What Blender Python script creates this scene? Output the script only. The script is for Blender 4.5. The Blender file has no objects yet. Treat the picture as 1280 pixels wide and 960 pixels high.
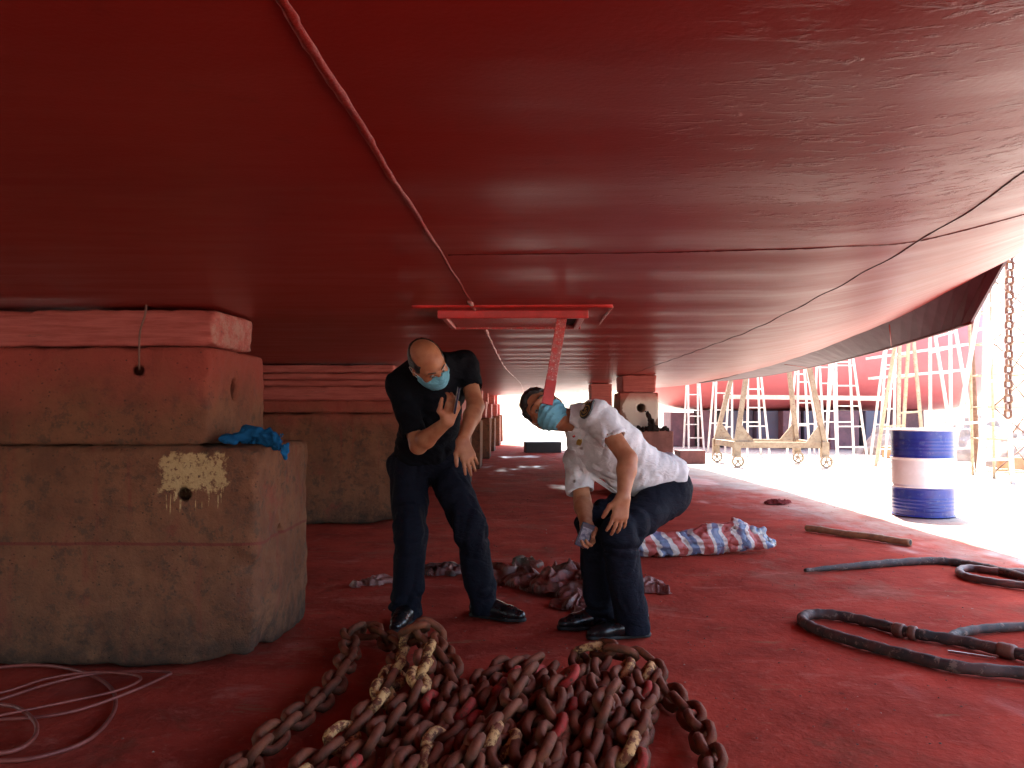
import bpy, bmesh, math, random
import numpy as np
from mathutils import Vector, Matrix
from mathutils.bvhtree import BVHTree

random.seed(7)
RNG = np.random.default_rng(11)
SC = bpy.context.scene
COL = SC.collection

# ------------------------------------------------------------------ camera
CAM_H = 1.08
FPX = 980.0                      # focal length in pixels of a 1280 wide frame
PITCH = math.atan(32 / FPX)
YAW = math.atan(20 / FPX)
cd = bpy.data.cameras.new("camera")
cam = bpy.data.objects.new("camera", cd)
COL.objects.link(cam)
cam.location = (0, 0, CAM_H)
cam.rotation_euler = (math.pi / 2 + PITCH, 0, YAW)
cd.sensor_width = 36
cd.lens = 36 * FPX / 1280
cd.clip_start = 0.05
cd.clip_end = 2000
SC.camera = cam

# ------------------------------------------------------------------ light
SUN_EL = math.radians(64)
SUN_AZ = math.radians(-12)        # measured from +Y towards -X: the sun stands ahead
w = bpy.data.worlds.new("World")
SC.world = w
w.use_nodes = True
nt = w.node_tree
bg = nt.nodes["Background"]
sky = nt.nodes.new("ShaderNodeTexSky")
sky.sky_type = 'NISHITA'
sky.sun_disc = False
sky.sun_elevation = SUN_EL
sky.sun_rotation = -SUN_AZ
sky.air_density = 1.0
sky.dust_density = 3.0
sky.ozone_density = 1.0
nt.links.new(sky.outputs[0], bg.inputs[0])
bg.inputs[1].default_value = 0.13
ld = bpy.data.lights.new("sun", 'SUN')
sun = bpy.data.objects.new("sun", ld)
COL.objects.link(sun)
ld.energy = 3.6
ld.angle = math.radians(0.9)
ld.color = (1.0, 0.94, 0.86)
sdir = Vector((-math.sin(SUN_AZ) * math.cos(SUN_EL), math.cos(SUN_AZ) * math.cos(SUN_EL), math.sin(SUN_EL)))
sun.rotation_euler = sdir.to_track_quat('Z', 'Y').to_euler()
VS = SC.view_settings
VS.view_transform = 'Standard'
VS.look = 'None'
VS.gamma = 1.0
VS.use_curve_mapping = False
VS.exposure = 3.22
SC.render.engine = 'CYCLES'
SC.cycles.use_denoising = True
SC.cycles.max_bounces = 10
SC.cycles.diffuse_bounces = 6
SC.cycles.glossy_bounces = 4
SC.cycles.sample_clamp_indirect = 20

# ------------------------------------------------------------------ placing helpers
RM = cam.rotation_euler.to_matrix()
CR, CU, CF = RM @ Vector((1, 0, 0)), RM @ Vector((0, 1, 0)), RM @ Vector((0, 0, -1))
CO = Vector((0, 0, CAM_H))


def ray(px, py):
    return CF + CR * ((px - 640) / FPX) + CU * ((480 - py) / FPX)


def P(px, py, d):
    return CO + ray(px, py) * d


def G(px, py, z=0.0):
    r = ray(px, py)
    return CO + r * ((z - CAM_H) / r.z)


def V(r, u, f):
    """direction given as right, up, away from the camera"""
    return (CR * r + CU * u + CF * f).normalized()


# ------------------------------------------------------------------ noise
_L = RNG.random((32, 32, 32)).astype(np.float32)


def vnoise(p):
    p = np.asarray(p, np.float32)
    i = np.floor(p).astype(np.int64)
    f = p - i
    f = f * f * (3 - 2 * f)
    i0 = i & 31
    i1 = (i + 1) & 31
    x0, y0, z0 = i0[..., 0], i0[..., 1], i0[..., 2]
    x1, y1, z1 = i1[..., 0], i1[..., 1], i1[..., 2]
    fx, fy, fz = f[..., 0], f[..., 1], f[..., 2]
    c00 = _L[x0, y0, z0] * (1 - fx) + _L[x1, y0, z0] * fx
    c10 = _L[x0, y1, z0] * (1 - fx) + _L[x1, y1, z0] * fx
    c01 = _L[x0, y0, z1] * (1 - fx) + _L[x1, y0, z1] * fx
    c11 = _L[x0, y1, z1] * (1 - fx) + _L[x1, y1, z1] * fx
    return ((c00 * (1 - fy) + c10 * fy) * (1 - fz) + (c01 * (1 - fy) + c11 * fy) * fz) * 2 - 1


def fbm(p, o=3):
    s, a = 0, 1.0
    for k in range(o):
        s = s + a * vnoise(p * (2 ** k) + 7.3 * k)
        a *= 0.5
    return s


def ridge(p, o=2):
    s, a = 0, 1.0
    for k in range(o):
        s = s + a * (1 - 2 * np.abs(vnoise(p * (2 ** k) + 3.1 * k)))
        a *= 0.5
    return s


# ------------------------------------------------------------------ object helpers
def link(o, parent=None):
    COL.objects.link(o)
    if parent is not None:
        o.parent = parent
    return o


def tag(o, label=None, cat=None, group=None, kind=None):
    if label:
        o["label"] = label
    if cat:
        o["category"] = cat
    if group:
        o["group"] = group
    if kind:
        o["kind"] = kind
    return o


def empty(name, loc=(0, 0, 0), rz=0.0):
    o = bpy.data.objects.new(name, None)
    o.empty_display_size = 0.1
    o.location = loc
    o.rotation_euler = (0, 0, rz)
    return link(o)


def copy_tree(o, parent=None):
    c = o.copy()
    COL.objects.link(c)
    c.parent = parent
    for ch in list(o.children):
        copy_tree(ch, c)
    return c


def settle(root):
    """children were modelled in world space: shift them under the root"""
    m = Matrix.Translation(root.location) @ root.rotation_euler.to_matrix().to_4x4()
    for ch in root.children:
        ch.matrix_parent_inverse = m.inverted()


class MB:
    def __init__(self):
        self.v, self.f = [], []

    def add(self, vs, fs):
        n = len(self.v)
        self.v += [tuple(x) for x in vs]
        self.f += [tuple(i + n for i in q) for q in fs]
        return self

    def box(self, c, s, rot=None, jit=0.0):
        c = Vector(c)
        vs = []
        for x in (-1, 1):
            for y in (-1, 1):
                for z in (-1, 1):
                    p = Vector((x * s[0] / 2, y * s[1] / 2, z * s[2] / 2))
                    if jit:
                        p += Vector((random.uniform(-jit, jit), random.uniform(-jit, jit), random.uniform(-jit, jit)))
                    if rot is not None:
                        p = rot @ p
                    vs.append(c + p)
        return self.add(vs, [(0, 1, 3, 2), (4, 6, 7, 5), (0, 4, 5, 1), (2, 3, 7, 6), (0, 2, 6, 4), (1, 5, 7, 3)])

    def bar(self, a, b, wd, th, up=(0, 0, 1)):
        a, b = Vector(a), Vector(b)
        d = (b - a)
        L = d.length
        d.normalize()
        u = Vector(up)
        s = d.cross(u)
        if s.length < 1e-4:
            s = d.cross(Vector((0, 1, 0)))
        s.normalize()
        u = s.cross(d)
        rot = Matrix((d, s, u)).transposed()
        return self.box((a + b) / 2, (L, wd, th), rot)

    def tube(self, pts, r, n=8, cap=True, squash=None):
        pts = [Vector(p) for p in pts]
        rs = r if isinstance(r, (list, tuple)) else [r] * len(pts)
        prev = None
        vs, fs = [], []
        for i, p in enumerate(pts):
            t = (pts[min(i + 1, len(pts) - 1)] - pts[max(i - 1, 0)]).normalized()
            if prev is None:
                s = t.cross(Vector((0, 0, 1)))
                if s.length < 1e-3:
                    s = t.cross(Vector((0, 1, 0)))
            else:
                s = prev - t * prev.dot(t)
            s.normalize()
            prev = s
            u = s.cross(t)
            for k in range(n):
                a = 2 * math.pi * k / n
                vs.append(p + (s * math.cos(a) + u * math.sin(a)) * rs[i])
        for i in range(len(pts) - 1):
            for k in range(n):
                fs.append((i * n + k, i * n + (k + 1) % n, (i + 1) * n + (k + 1) % n, (i + 1) * n + k))
        if cap:
            fs.append(tuple(range(n - 1, -1, -1)))
            fs.append(tuple((len(pts) - 1) * n + k for k in range(n)))
        return self.add(vs, fs)

    def lathe(self, prof, c=(0, 0, 0), axis=None, n=32):
        c = Vector(c)
        rot = Matrix.Identity(3) if axis is None else Vector((0, 0, 1)).rotation_difference(Vector(axis)).to_matrix()
        vs, fs = [], []
        for (r, z) in prof:
            for k in range(n):
                a = 2 * math.pi * k / n
                vs.append(c + rot @ Vector((r * math.cos(a), r * math.sin(a), z)))
        for i in range(len(prof) - 1):
            for k in range(n):
                fs.append((i * n + k, i * n + (k + 1) % n, (i + 1) * n + (k + 1) % n, (i + 1) * n + k))
        fs.append(tuple(range(n - 1, -1, -1)))
        fs.append(tuple((len(prof) - 1) * n + k for k in range(n)))
        return self.add(vs, fs)

    def build(self, name, mat, parent=None, smooth=False, bevel=0.0):
        me = bpy.data.meshes.new(name)
        me.from_pydata(self.v, [], self.f)
        bm = bmesh.new()
        bm.from_mesh(me)
        bmesh.ops.recalc_face_normals(bm, faces=bm.faces)
        if bevel:
            bmesh.ops.bevel(bm, geom=list(bm.edges), offset=bevel, segments=2, profile=0.6, affect='EDGES')
        bm.to_mesh(me)
        bm.free()
        me.materials.append(mat)
        if smooth:
            me.polygons.foreach_set("use_smooth", [True] * len(me.polygons))
        o = bpy.data.objects.new(name, me)
        return link(o, parent)


def smooth_path(pts, n=8):
    """Catmull-Rom through points"""
    pts = [Vector(p) for p in pts]
    out = []
    for i in range(len(pts) - 1):
        p0 = pts[max(i - 1, 0)]
        p1, p2 = pts[i], pts[i + 1]
        p3 = pts[min(i + 2, len(pts) - 1)]
        for k in range(n):
            t = k / n
            out.append(0.5 * ((2 * p1) + (p2 - p0) * t + (2 * p0 - 5 * p1 + 4 * p2 - p3) * t * t + (3 * p1 - p0 - 3 * p2 + p3) * t ** 3))
    out.append(pts[-1])
    return out


# ------------------------------------------------------------------ distance fields
class Field:
    def __init__(self, lo, hi, h):
        self.lo = np.array(lo, np.float32)
        self.h = h
        self.n = np.ceil((np.array(hi) - self.lo) / h).astype(int) + 1
        self.d = np.full(tuple(self.n), 0.5, np.float32)

    def _sub(self, lo, hi):
        a = np.clip(np.floor((np.array(lo) - self.lo) / self.h).astype(int), 0, self.n)
        b = np.clip(np.ceil((np.array(hi) - self.lo) / self.h).astype(int) + 1, 0, self.n)
        if np.any(b <= a):
            return None, None
        sl = tuple(slice(a[i], b[i]) for i in range(3))
        ax = [self.lo[i] + self.h * np.arange(a[i], b[i], dtype=np.float32) for i in range(3)]
        return sl, np.stack(np.meshgrid(*ax, indexing='ij'), -1)

    def _put(self, sl, nd, k, sub):
        d = self.d[sl]
        if sub:
            h = np.maximum(k - np.abs(d + nd), 0) / k
            self.d[sl] = np.maximum(d, -nd) + h * h * k / 4
        else:
            h = np.maximum(k - np.abs(d - nd), 0) / k
            self.d[sl] = np.minimum(d, nd) - h * h * k / 4

    def cone(self, a, b, ra, rb, k=0.02, sq=None, sub=False):
        a = np.array(a, np.float32)
        b = np.array(b, np.float32)
        m = max(ra, rb) * (max(1, sq[1]) if sq else 1) + k + 0.03
        sl, p = self._sub(np.minimum(a, b) - m, np.maximum(a, b) + m)
        if sl is None:
            return
        ba = b - a
        q = p - a
        t = np.clip((q @ ba) / max(float(ba @ ba), 1e-9), 0, 1)
        q = q - t[..., None] * ba
        if sq:
            n = np.array(sq[0], np.float32)
            qn = q @ n
            q = q + n * (qn / sq[1] - qn)[..., None]
        self._put(sl, np.linalg.norm(q, axis=-1) - (ra + (rb - ra) * t), k, sub)

    def ell(self, c, fr, r, k=0.02, sub=False):
        c = np.array(c, np.float32)
        fr = np.array([list(x) for x in fr], np.float32)
        r = np.array(r, np.float32)
        m = max(r) + k + 0.03
        sl, p = self._sub(c - m, c + m)
        if sl is None:
            return
        q = (p - c) @ fr.T
        k0 = np.linalg.norm(q / r, axis=-1)
        k1 = np.linalg.norm(q / (r * r), axis=-1) + 1e-6
        self._put(sl, k0 * (k0 - 1) / k1, k, sub)

    def rbox(self, c, fr, s, rr, k=0.001, sub=False):
        c = np.array(c, np.float32)
        fr = np.array([list(x) for x in fr], np.float32)
        s = np.array(s, np.float32) / 2 - rr
        m = float(np.linalg.norm(s)) + rr + k + 0.03
        sl, p = self._sub(c - m, c + m)
        if sl is None:
            return
        q = np.abs((p - c) @ fr.T) - s
        d = np.linalg.norm(np.maximum(q, 0), axis=-1) + np.minimum(q.max(-1), 0) - rr
        self._put(sl, d, k, sub)

    def cut(self, c, n):
        """keep the side the normal points away from"""
        sl, p = self._sub(self.lo, self.lo + self.h * self.n)
        self.d = np.maximum(self.d, (p - np.array(c, np.float32)) @ np.array(n, np.float32))

    def warp(self, fn, band=0.05):
        idx = np.where(np.abs(self.d) < band)
        p = self.lo + self.h * np.stack(idx, -1).astype(np.float32)
        self.d[idx] += fn(p).astype(np.float32)

    def mesh(self):
        d, lo, h = self.d, self.lo, self.h
        s = d < 0
        nx, ny, nz = d.shape
        cnt = np.zeros((nx - 1, ny - 1, nz - 1), np.int8)
        offs = [(i, j, k) for i in (0, 1) for j in (0, 1) for k in (0, 1)]
        for (i, j, k) in offs:
            cnt += s[i:nx - 1 + i, j:ny - 1 + j, k:nz - 1 + k]
        mixed = (cnt > 0) & (cnt < 8)
        idx = np.stack(np.where(mixed), -1)
        if len(idx) == 0:
            return np.zeros((0, 3)), np.zeros((0, 4), int)
        num = np.full(mixed.shape, -1, np.int64)
        num[tuple(idx.T)] = np.arange(len(idx))
        acc = np.zeros((len(idx), 3), np.float32)
        w_ = np.zeros(len(idx), np.float32)
        for a in offs:
            for ax in range(3):
                if a[ax]:
                    continue
                b = list(a)
                b[ax] = 1
                va = d[tuple((idx + a).T)]
                vb = d[tuple((idx + b).T)]
                m = (va < 0) != (vb < 0)
                t = np.where(m, va / np.where(m, va - vb, 1), 0)
                q = np.array(a, np.float32)[None] + np.zeros((len(idx), 3), np.float32)
                q[:, ax] += t
                acc += q * m[:, None]
                w_ += m
        v = lo + h * (idx + acc / w_[:, None])
        faces = []
        for ax in range(3):
            o1, o2 = (ax + 1) % 3, (ax + 2) % 3
            sa = [slice(None)] * 3
            sb = [slice(None)] * 3
            sa[ax] = slice(0, -1)
            sb[ax] = slice(1, None)
            A, B = s[tuple(sa)], s[tuple(sb)]
            e = np.stack(np.where(A != B), -1)
            ok = (e[:, o1] > 0) & (e[:, o2] > 0) & (e[:, o1] < d.shape[o1] - 1) & (e[:, o2] < d.shape[o2] - 1)
            e = e[ok]
            c = []
            for (u_, v_) in ((-1, -1), (0, -1), (0, 0), (-1, 0)):
                q = e.copy()
                q[:, o1] += u_
                q[:, o2] += v_
                c.append(num[tuple(q.T)])
            quad = np.stack(c, -1)
            flip = ~A[tuple(e.T)]
            quad[flip] = quad[flip][:, ::-1]
            faces.append(quad)
        return v, np.concatenate(faces)

    def build(self, name, mat, parent=None, origin=(0, 0, 0)):
        v, f = self.mesh()
        v = v - np.array(origin, np.float32)
        me = bpy.data.meshes.new(name)
        me.vertices.add(len(v))
        me.vertices.foreach_set("co", v.astype(np.float32).ravel())
        me.loops.add(len(f) * 4)
        me.loops.foreach_set("vertex_index", f.astype(np.int32).ravel())
        me.polygons.add(len(f))
        me.polygons.foreach_set("loop_start", np.arange(0, len(f) * 4, 4, dtype=np.int32))
        me.polygons.foreach_set("loop_total", np.full(len(f), 4, np.int32))
        me.update(calc_edges=True)
        me.validate()
        me.polygons.foreach_set("use_smooth", [True] * len(me.polygons))
        me.materials.append(mat)
        o = bpy.data.objects.new(name, me)
        o.location = origin
        return link(o, parent)


# ------------------------------------------------------------------ materials
class NT:
    def __init__(self, name):
        self.m = bpy.data.materials.new(name)
        self.m.use_nodes = True
        self.t = self.m.node_tree
        self.b = self.t.nodes["Principled BSDF"]
        self.geo = None

    def n(self, typ, **kw):
        x = self.t.nodes.new(typ)
        for k, v in kw.items():
            setattr(x, k, v)
        return x

    def set(self, sock, val):
        if hasattr(val, "is_linked") or hasattr(val, "links"):
            self.t.links.new(val, sock)
        else:
            if isinstance(val, (tuple, list)) and len(val) == 3 and sock.type == 'RGBA':
                val = (*val, 1)
            sock.default_value = val

    def pos(self):
        return self.n("ShaderNodeNewGeometry").outputs["Position"]

    def obj(self):
        return self.n("ShaderNodeTexCoord").outputs["Object"]

    def scl(self, v, s):
        x = self.n("ShaderNodeVectorMath", operation='MULTIPLY')
        self.set(x.inputs[0], v)
        x.inputs[1].default_value = s if isinstance(s, (tuple, list)) else (s, s, s)
        return x.outputs[0]

    def noise(self, v, scale, detail=4, rough=0.55, dist=0.0):
        x = self.n("ShaderNodeTexNoise")
        self.set(x.inputs["Vector"], v)
        x.inputs["Scale"].default_value = scale
        x.inputs["Detail"].default_value = detail
        x.inputs["Roughness"].default_value = rough
        x.inputs["Distortion"].default_value = dist
        return x.outputs[0]

    def vor(self, v, scale):
        x = self.n("ShaderNodeTexVoronoi")
        self.set(x.inputs["Vector"], v)
        x.inputs["Scale"].default_value = scale
        return x.outputs[0]

    def rng(self, v, a, b, c=0.0, d=1.0):
        x = self.n("ShaderNodeMapRange", interpolation_type='SMOOTHSTEP')
        self.set(x.inputs[0], v)
        for i, q in enumerate((a, b, c, d)):
            x.inputs[i + 1].default_value = q
        return x.outputs[0]

    def math(self, op, a, b=0.0, c=0.0):
        x = self.n("ShaderNodeMath", operation=op)
        self.set(x.inputs[0], a)
        self.set(x.inputs[1], b)
        self.set(x.inputs[2], c)
        return x.outputs[0]

    def sep(self, v):
        x = self.n("ShaderNodeSeparateXYZ")
        self.set(x.inputs[0], v)
        return x.outputs

    def mix(self, f, a, b):
        x = self.n("ShaderNodeMix", data_type='RGBA')
        self.set(x.inputs[0], f)
        self.set(x.inputs[6], a)
        self.set(x.inputs[7], b)
        return x.outputs[2]

    def bump(self, h, strength=0.3, dist=0.01, prev=None):
        x = self.n("ShaderNodeBump")
        x.inputs["Strength"].default_value = strength
        x.inputs["Distance"].default_value = dist
        self.set(x.inputs["Height"], h)
        if prev is not None:
            self.set(x.inputs["Normal"], prev)
        return x.outputs[0]

    def out(self, col, rough=0.6, metal=0.0, normal=None, spec=0.5, **kw):
        self.set(self.b.inputs["Base Color"], col)
        self.set(self.b.inputs["Roughness"], rough)
        self.set(self.b.inputs["Metallic"], metal)
        self.set(self.b.inputs["Specular IOR Level"], spec)
        if normal is not None:
            self.set(self.b.inputs["Normal"], normal)
        for k, v in kw.items():
            self.set(self.b.inputs[k.replace("_", " ")], v)
        return self.m


def simple(name, c1, c2=None, scale=6, rough=0.6, bump=0.2, bscale=60, metal=0.0, spec=0.5, c3=None, dist=0.004):
    t = NT(name)
    o = t.pos() if False else t.obj()
    c2 = c2 or tuple(x * 0.7 for x in c1)
    col = t.mix(t.rng(t.noise(o, scale, 6, 0.65), 0.38, 0.62), c1, c2)
    if c3:
        col = t.mix(t.rng(t.noise(o, scale * 3.1, 6, 0.7, 0.4), 0.56, 0.63), col, c3)
    r = t.math('ADD', rough - 0.08, t.math('MULTIPLY', t.noise(o, scale * 2), 0.16))
    nrm = t.bump(t.noise(o, bscale, 5, 0.6), bump, dist)
    return t.out(col, r, metal, nrm, spec)


def hull_material():
    t = NT("hull_paint")
    p = t.pos()
    big = t.noise(p, 0.6, 5, 0.6)
    fine = t.noise(p, 9, 6, 0.65)
    col = t.mix(t.rng(big, 0.35, 0.68), (0.220, 0.015, 0.011), (0.27, 0.023, 0.017))
    streak = t.noise(t.scl(p, (1.1, 9, 1)), 1.2, 5, 0.6)
    col = t.mix(t.math('MULTIPLY', t.rng(streak, 0.55, 0.75), 0.35), col, (0.33, 0.05, 0.042))
    col = t.mix(t.math('MULTIPLY', t.rng(fine, 0.60, 0.72), 0.4), col, (0.15, 0.010, 0.008))
    rough = t.math('ADD', 0.26, t.math('MULTIPLY', t.noise(t.scl(p, (1, 5, 1)), 2.0, 6, 0.65), 0.26))
    # sags and blisters of old paint, in patches
    x_, y_, z_ = t.sep(p)
    patch = t.math('MULTIPLY', t.rng(t.noise(p, 1.5, 3), 0.40, 0.55), t.math('MULTIPLY', t.rng(x_, 0.1, 0.5), t.rng(y_, 1.75, 2.15, 1.0, 0.0)))
    sag = t.noise(t.scl(p, (6, 17, 6)), 2.8, 6, 0.66, 0.5)
    n1 = t.bump(t.math('MULTIPLY', t.rng(sag, 0.52, 0.70), patch), 0.6, 0.005)
    n2 = t.bump(t.noise(p, 120, 3, 0.5), 0.18, 0.0018, n1)
    n3 = t.bump(t.noise(t.scl(p, (0.7, 2.2, 1)), 1.6, 3), 0.42, 0.010, n2)
    return t.out(col, rough, 0.0, n3, 0.21)


def ground_material():
    t = NT("dock_floor")
    p = t.pos()
    x, y, z = t.sep(p)
    big = t.noise(p, 0.45, 5, 0.6)
    med = t.noise(p, 2.6, 6, 0.65)
    fine = t.noise(p, 22, 6, 0.7)
    red = t.mix(t.rng(med, 0.3, 0.7), (0.40, 0.056, 0.034), (0.25, 0.037, 0.023))
    red = t.mix(t.math('MULTIPLY', t.rng(fine, 0.52, 0.74), 0.55), red, (0.42, 0.10, 0.068))
    dirt = t.rng(t.noise(p, 1.3, 8, 0.72, 0.5), 0.57, 0.70)
    red = t.mix(t.math('MULTIPLY', dirt, 0.6), red, (0.15, 0.052, 0.030))
    tread = t.rng(t.noise(t.scl(p, (1.2, 4.5, 1)), 1.9, 6, 0.7), 0.60, 0.68)
    red = t.mix(t.math('MULTIPLY', tread, 0.45), red, (0.22, 0.14, 0.075))
    pale = t.rng(t.noise(p, 34, 4, 0.6), 0.70, 0.78)
    red = t.mix(t.math('MULTIPLY', pale, 0.6), red, (0.42, 0.24, 0.18))
    worn = t.rng(t.noise(t.scl(p, (1, 0.8, 1)), 0.8, 9, 0.74, 0.3), 0.53, 0.64)
    red = t.mix(t.math('MULTIPLY', worn, 0.6), red, (0.25, 0.10, 0.068))
    dust = t.rng(t.noise(t.scl(p, (0.9, 1.6, 1)), 1.7, 9, 0.76, 0.4), 0.54, 0.66)
    red = t.mix(t.math('MULTIPLY', dust, 0.45), red, (0.50, 0.17, 0.125))
    drip = t.vor(p, 5.5)
    red = t.mix(t.math('MULTIPLY', t.rng(t.math('ADD', drip, t.math('MULTIPLY', fine, 0.15)), 0.10, 0.16, 1.0, 0.0), 0.55), red, (0.09, 0.022, 0.016))
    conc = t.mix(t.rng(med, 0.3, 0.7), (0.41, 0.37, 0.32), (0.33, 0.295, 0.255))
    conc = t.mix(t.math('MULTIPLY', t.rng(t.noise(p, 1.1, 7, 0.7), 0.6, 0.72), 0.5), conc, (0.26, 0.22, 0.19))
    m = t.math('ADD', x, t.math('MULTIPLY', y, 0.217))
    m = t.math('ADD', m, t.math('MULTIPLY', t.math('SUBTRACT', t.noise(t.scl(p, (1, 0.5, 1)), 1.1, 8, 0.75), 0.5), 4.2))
    m = t.rng(m, 4.1, 6.2)  # overspray edge set on the sunlit line, blended wide to paint its soft rim
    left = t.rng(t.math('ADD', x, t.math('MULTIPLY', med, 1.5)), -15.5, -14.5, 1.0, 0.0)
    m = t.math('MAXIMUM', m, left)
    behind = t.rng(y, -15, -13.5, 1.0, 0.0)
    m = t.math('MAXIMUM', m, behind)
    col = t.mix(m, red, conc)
    wet = t.rng(t.math('ADD', t.noise(t.scl(p, (1, 0.42, 1)), 0.62, 4, 0.6), t.rng(y, 7.0, 14.0, 0.0, 0.07)), 0.60, 0.69)
    rough = t.math('SUBTRACT', t.math('ADD', 0.74, t.math('MULTIPLY', fine, 0.25)), t.math('MULTIPLY', wet, 0.55))
    n1 = t.bump(t.math('MULTIPLY', med, t.math('SUBTRACT', 1.0, wet)), 0.75, 0.03)
    n2 = t.bump(t.math('MULTIPLY', fine, t.math('SUBTRACT', 1.0, wet)), 0.6, 0.008, n1)
    return t.out(col, rough, 0.0, n2, t.math('ADD', 0.03, t.math('MULTIPLY', wet, 0.42)))


def concrete_material(name, marks=False, over=(0.90, 1.46)):
    t = NT(name)
    p = t.pos()
    x, y, z = t.sep(p)
    med = t.noise(p, 5, 7, 0.7)
    col = t.mix(t.rng(med, 0.3, 0.7), (0.225, 0.092, 0.044), (0.140, 0.054, 0.028))
    col = t.mix(t.math('MULTIPLY', t.rng(t.noise(p, 11, 8, 0.78), 0.50, 0.62), 0.75), col, (0.075, 0.043, 0.028))
    ov = t.math('ADD', t.rng(z, over[0], over[1]), t.math('MULTIPLY', t.math('SUBTRACT', t.noise(p, 2.2, 6, 0.7), 0.5), 1.1))
    col = t.mix(t.math('MULTIPLY', t.rng(ov, 0.1, 0.9), 0.85), col, (0.34, 0.06, 0.043))
    col = t.mix(t.math('MULTIPLY', t.rng(t.noise(p, 3.3, 7, 0.7), 0.56, 0.68), 0.55), col, (0.22, 0.04, 0.028))
    vz = t.vor(t.scl(p, (1, 1, 1.2)), 34)
    pit = t.math('MULTIPLY', t.rng(vz, 0.06, 0.20, 1.0, 0.0), t.rng(t.noise(p, 4.5, 4), 0.42, 0.56))
    col = t.mix(t.math('MULTIPLY', pit, 0.75), col, (0.045, 0.025, 0.017))
    run = t.noise(t.scl(p, (1, 1, 0.10)), 13, 5, 0.65)
    col = t.mix(t.math('MULTIPLY', t.rng(run, 0.56, 0.70), 0.5), col, (0.20, 0.042, 0.026))
    # darker, clumpy tone towards the floor
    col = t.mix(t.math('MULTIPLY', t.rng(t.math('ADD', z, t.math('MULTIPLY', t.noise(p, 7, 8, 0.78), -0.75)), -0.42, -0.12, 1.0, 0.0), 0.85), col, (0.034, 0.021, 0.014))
    if marks:
        nz = t.math('MULTIPLY', t.math('SUBTRACT', t.noise(p, 15, 7, 0.8), 0.5), 0.16)
        ex = t.math('ABSOLUTE', t.math('ADD', t.math('ADD', x, 1.405), nz))
        ez = t.math('ABSOLUTE', t.math('ADD', t.math('SUBTRACT', z, 0.815), nz))
        mk = t.math('MULTIPLY', t.rng(ex, 0.125, 0.142, 1.0, 0.0), t.rng(ez, 0.066, 0.080, 1.0, 0.0))
        dr = t.noise(t.scl(p, (1, 1, 0.06)), 75, 2, 0.5)
        dz = t.math('MULTIPLY', t.rng(t.math('ADD', z, t.math('MULTIPLY', dr, 0.12)), 0.70, 0.74), t.rng(z, 0.80, 0.81, 1.0, 0.0))
        dd = t.math('MULTIPLY', t.math('MULTIPLY', t.rng(dr, 0.58, 0.62), dz), t.rng(ex, 0.12, 0.135, 1.0, 0.0))
        mk = t.math('MAXIMUM', mk, dd)
        mk = t.math('MULTIPLY', mk, t.rng(t.noise(p, 42, 5, 0.7), 0.36, 0.50))
        col = t.mix(t.math('MULTIPLY', mk, 0.85), col, (0.52, 0.35, 0.16))
        ln = t.math('ABSOLUTE', t.math('SUBTRACT', t.math('ADD', z, t.math('MULTIPLY', t.noise(p, 6), 0.02)), 0.525))
        col = t.mix(t.math('MULTIPLY', t.rng(ln, 0.004, 0.009, 1.0, 0.0), 0.8), col, (0.16, 0.03, 0.022))
    n1 = t.bump(t.noise(p, 18, 8, 0.72), 0.9, 0.02)
    n2 = t.bump(t.math('ADD', t.noise(p, 110, 4, 0.6), t.math('MULTIPLY', pit, -1.6)), 0.6, 0.005, n1)
    return t.out(col, 0.86, 0.0, n2, 0.3)


def timber_material():
    t = NT("painted_timber")
    p = t.pos()
    g = t.noise(t.scl(p, (1.5, 8, 22)), 3.0, 6, 0.65)
    col = t.mix(t.rng(g, 0.35, 0.68), (0.42, 0.105, 0.082), (0.30, 0.06, 0.045))
    col = t.mix(t.math('MULTIPLY', t.rng(t.noise(t.scl(p, (1, 3, 9)), 3.7, 7, 0.75), 0.60, 0.66), 0.75), col, (0.13, 0.055, 0.036))
    px_, py_, pz_ = t.sep(p)
    eg = t.math('MULTIPLY', t.rng(px_, -1.36, -1.345), t.rng(t.math('ADD', py_, t.math('MULTIPLY', t.noise(p, 20, 4), 0.1)), 4.0, 4.05, 1.0, 0.0))
    col = t.mix(t.math('MULTIPLY', eg, t.math('MULTIPLY', t.rng(t.noise(p, 17, 8, 0.8), 0.44, 0.60), 0.7)), col, (0.38, 0.22, 0.17))
    n1 = t.bump(g, 0.8, 0.010)
    return t.out(col, 0.7, 0.0, n1, 0.4)


def skin_material():
    t = NT("skin")
    o = t.obj()
    col = t.mix(t.rng(t.noise(o, 16, 5, 0.6), 0.35, 0.68), (0.41, 0.175, 0.090), (0.32, 0.112, 0.055))
    n1 = t.bump(t.noise(o, 240, 4, 0.6), 0.25, 0.0012)
    return t.out(col, 0.5, 0.0, n1, 0.32, Subsurface_Weight=0.12, Subsurface_Radius=(0.012, 0.004, 0.002))


def cloth_material(name, c, rough=0.85, weave=900, sheen=0.3):
    t = NT(name)
    o = t.obj()
    col = t.mix(t.rng(t.noise(o, 9, 6, 0.65), 0.3, 0.7), c, tuple(x * 0.82 for x in c))
    n0 = t.bump(t.noise(t.scl(o, (1, 1, 1.8)), 19, 5, 0.55, 1.2), 0.55, 0.014)
    n1 = t.bump(t.noise(o, weave, 2, 0.5), 0.25, 0.0008, n0)
    return t.out(col, rough, 0.0, n1, 0.06)


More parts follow.
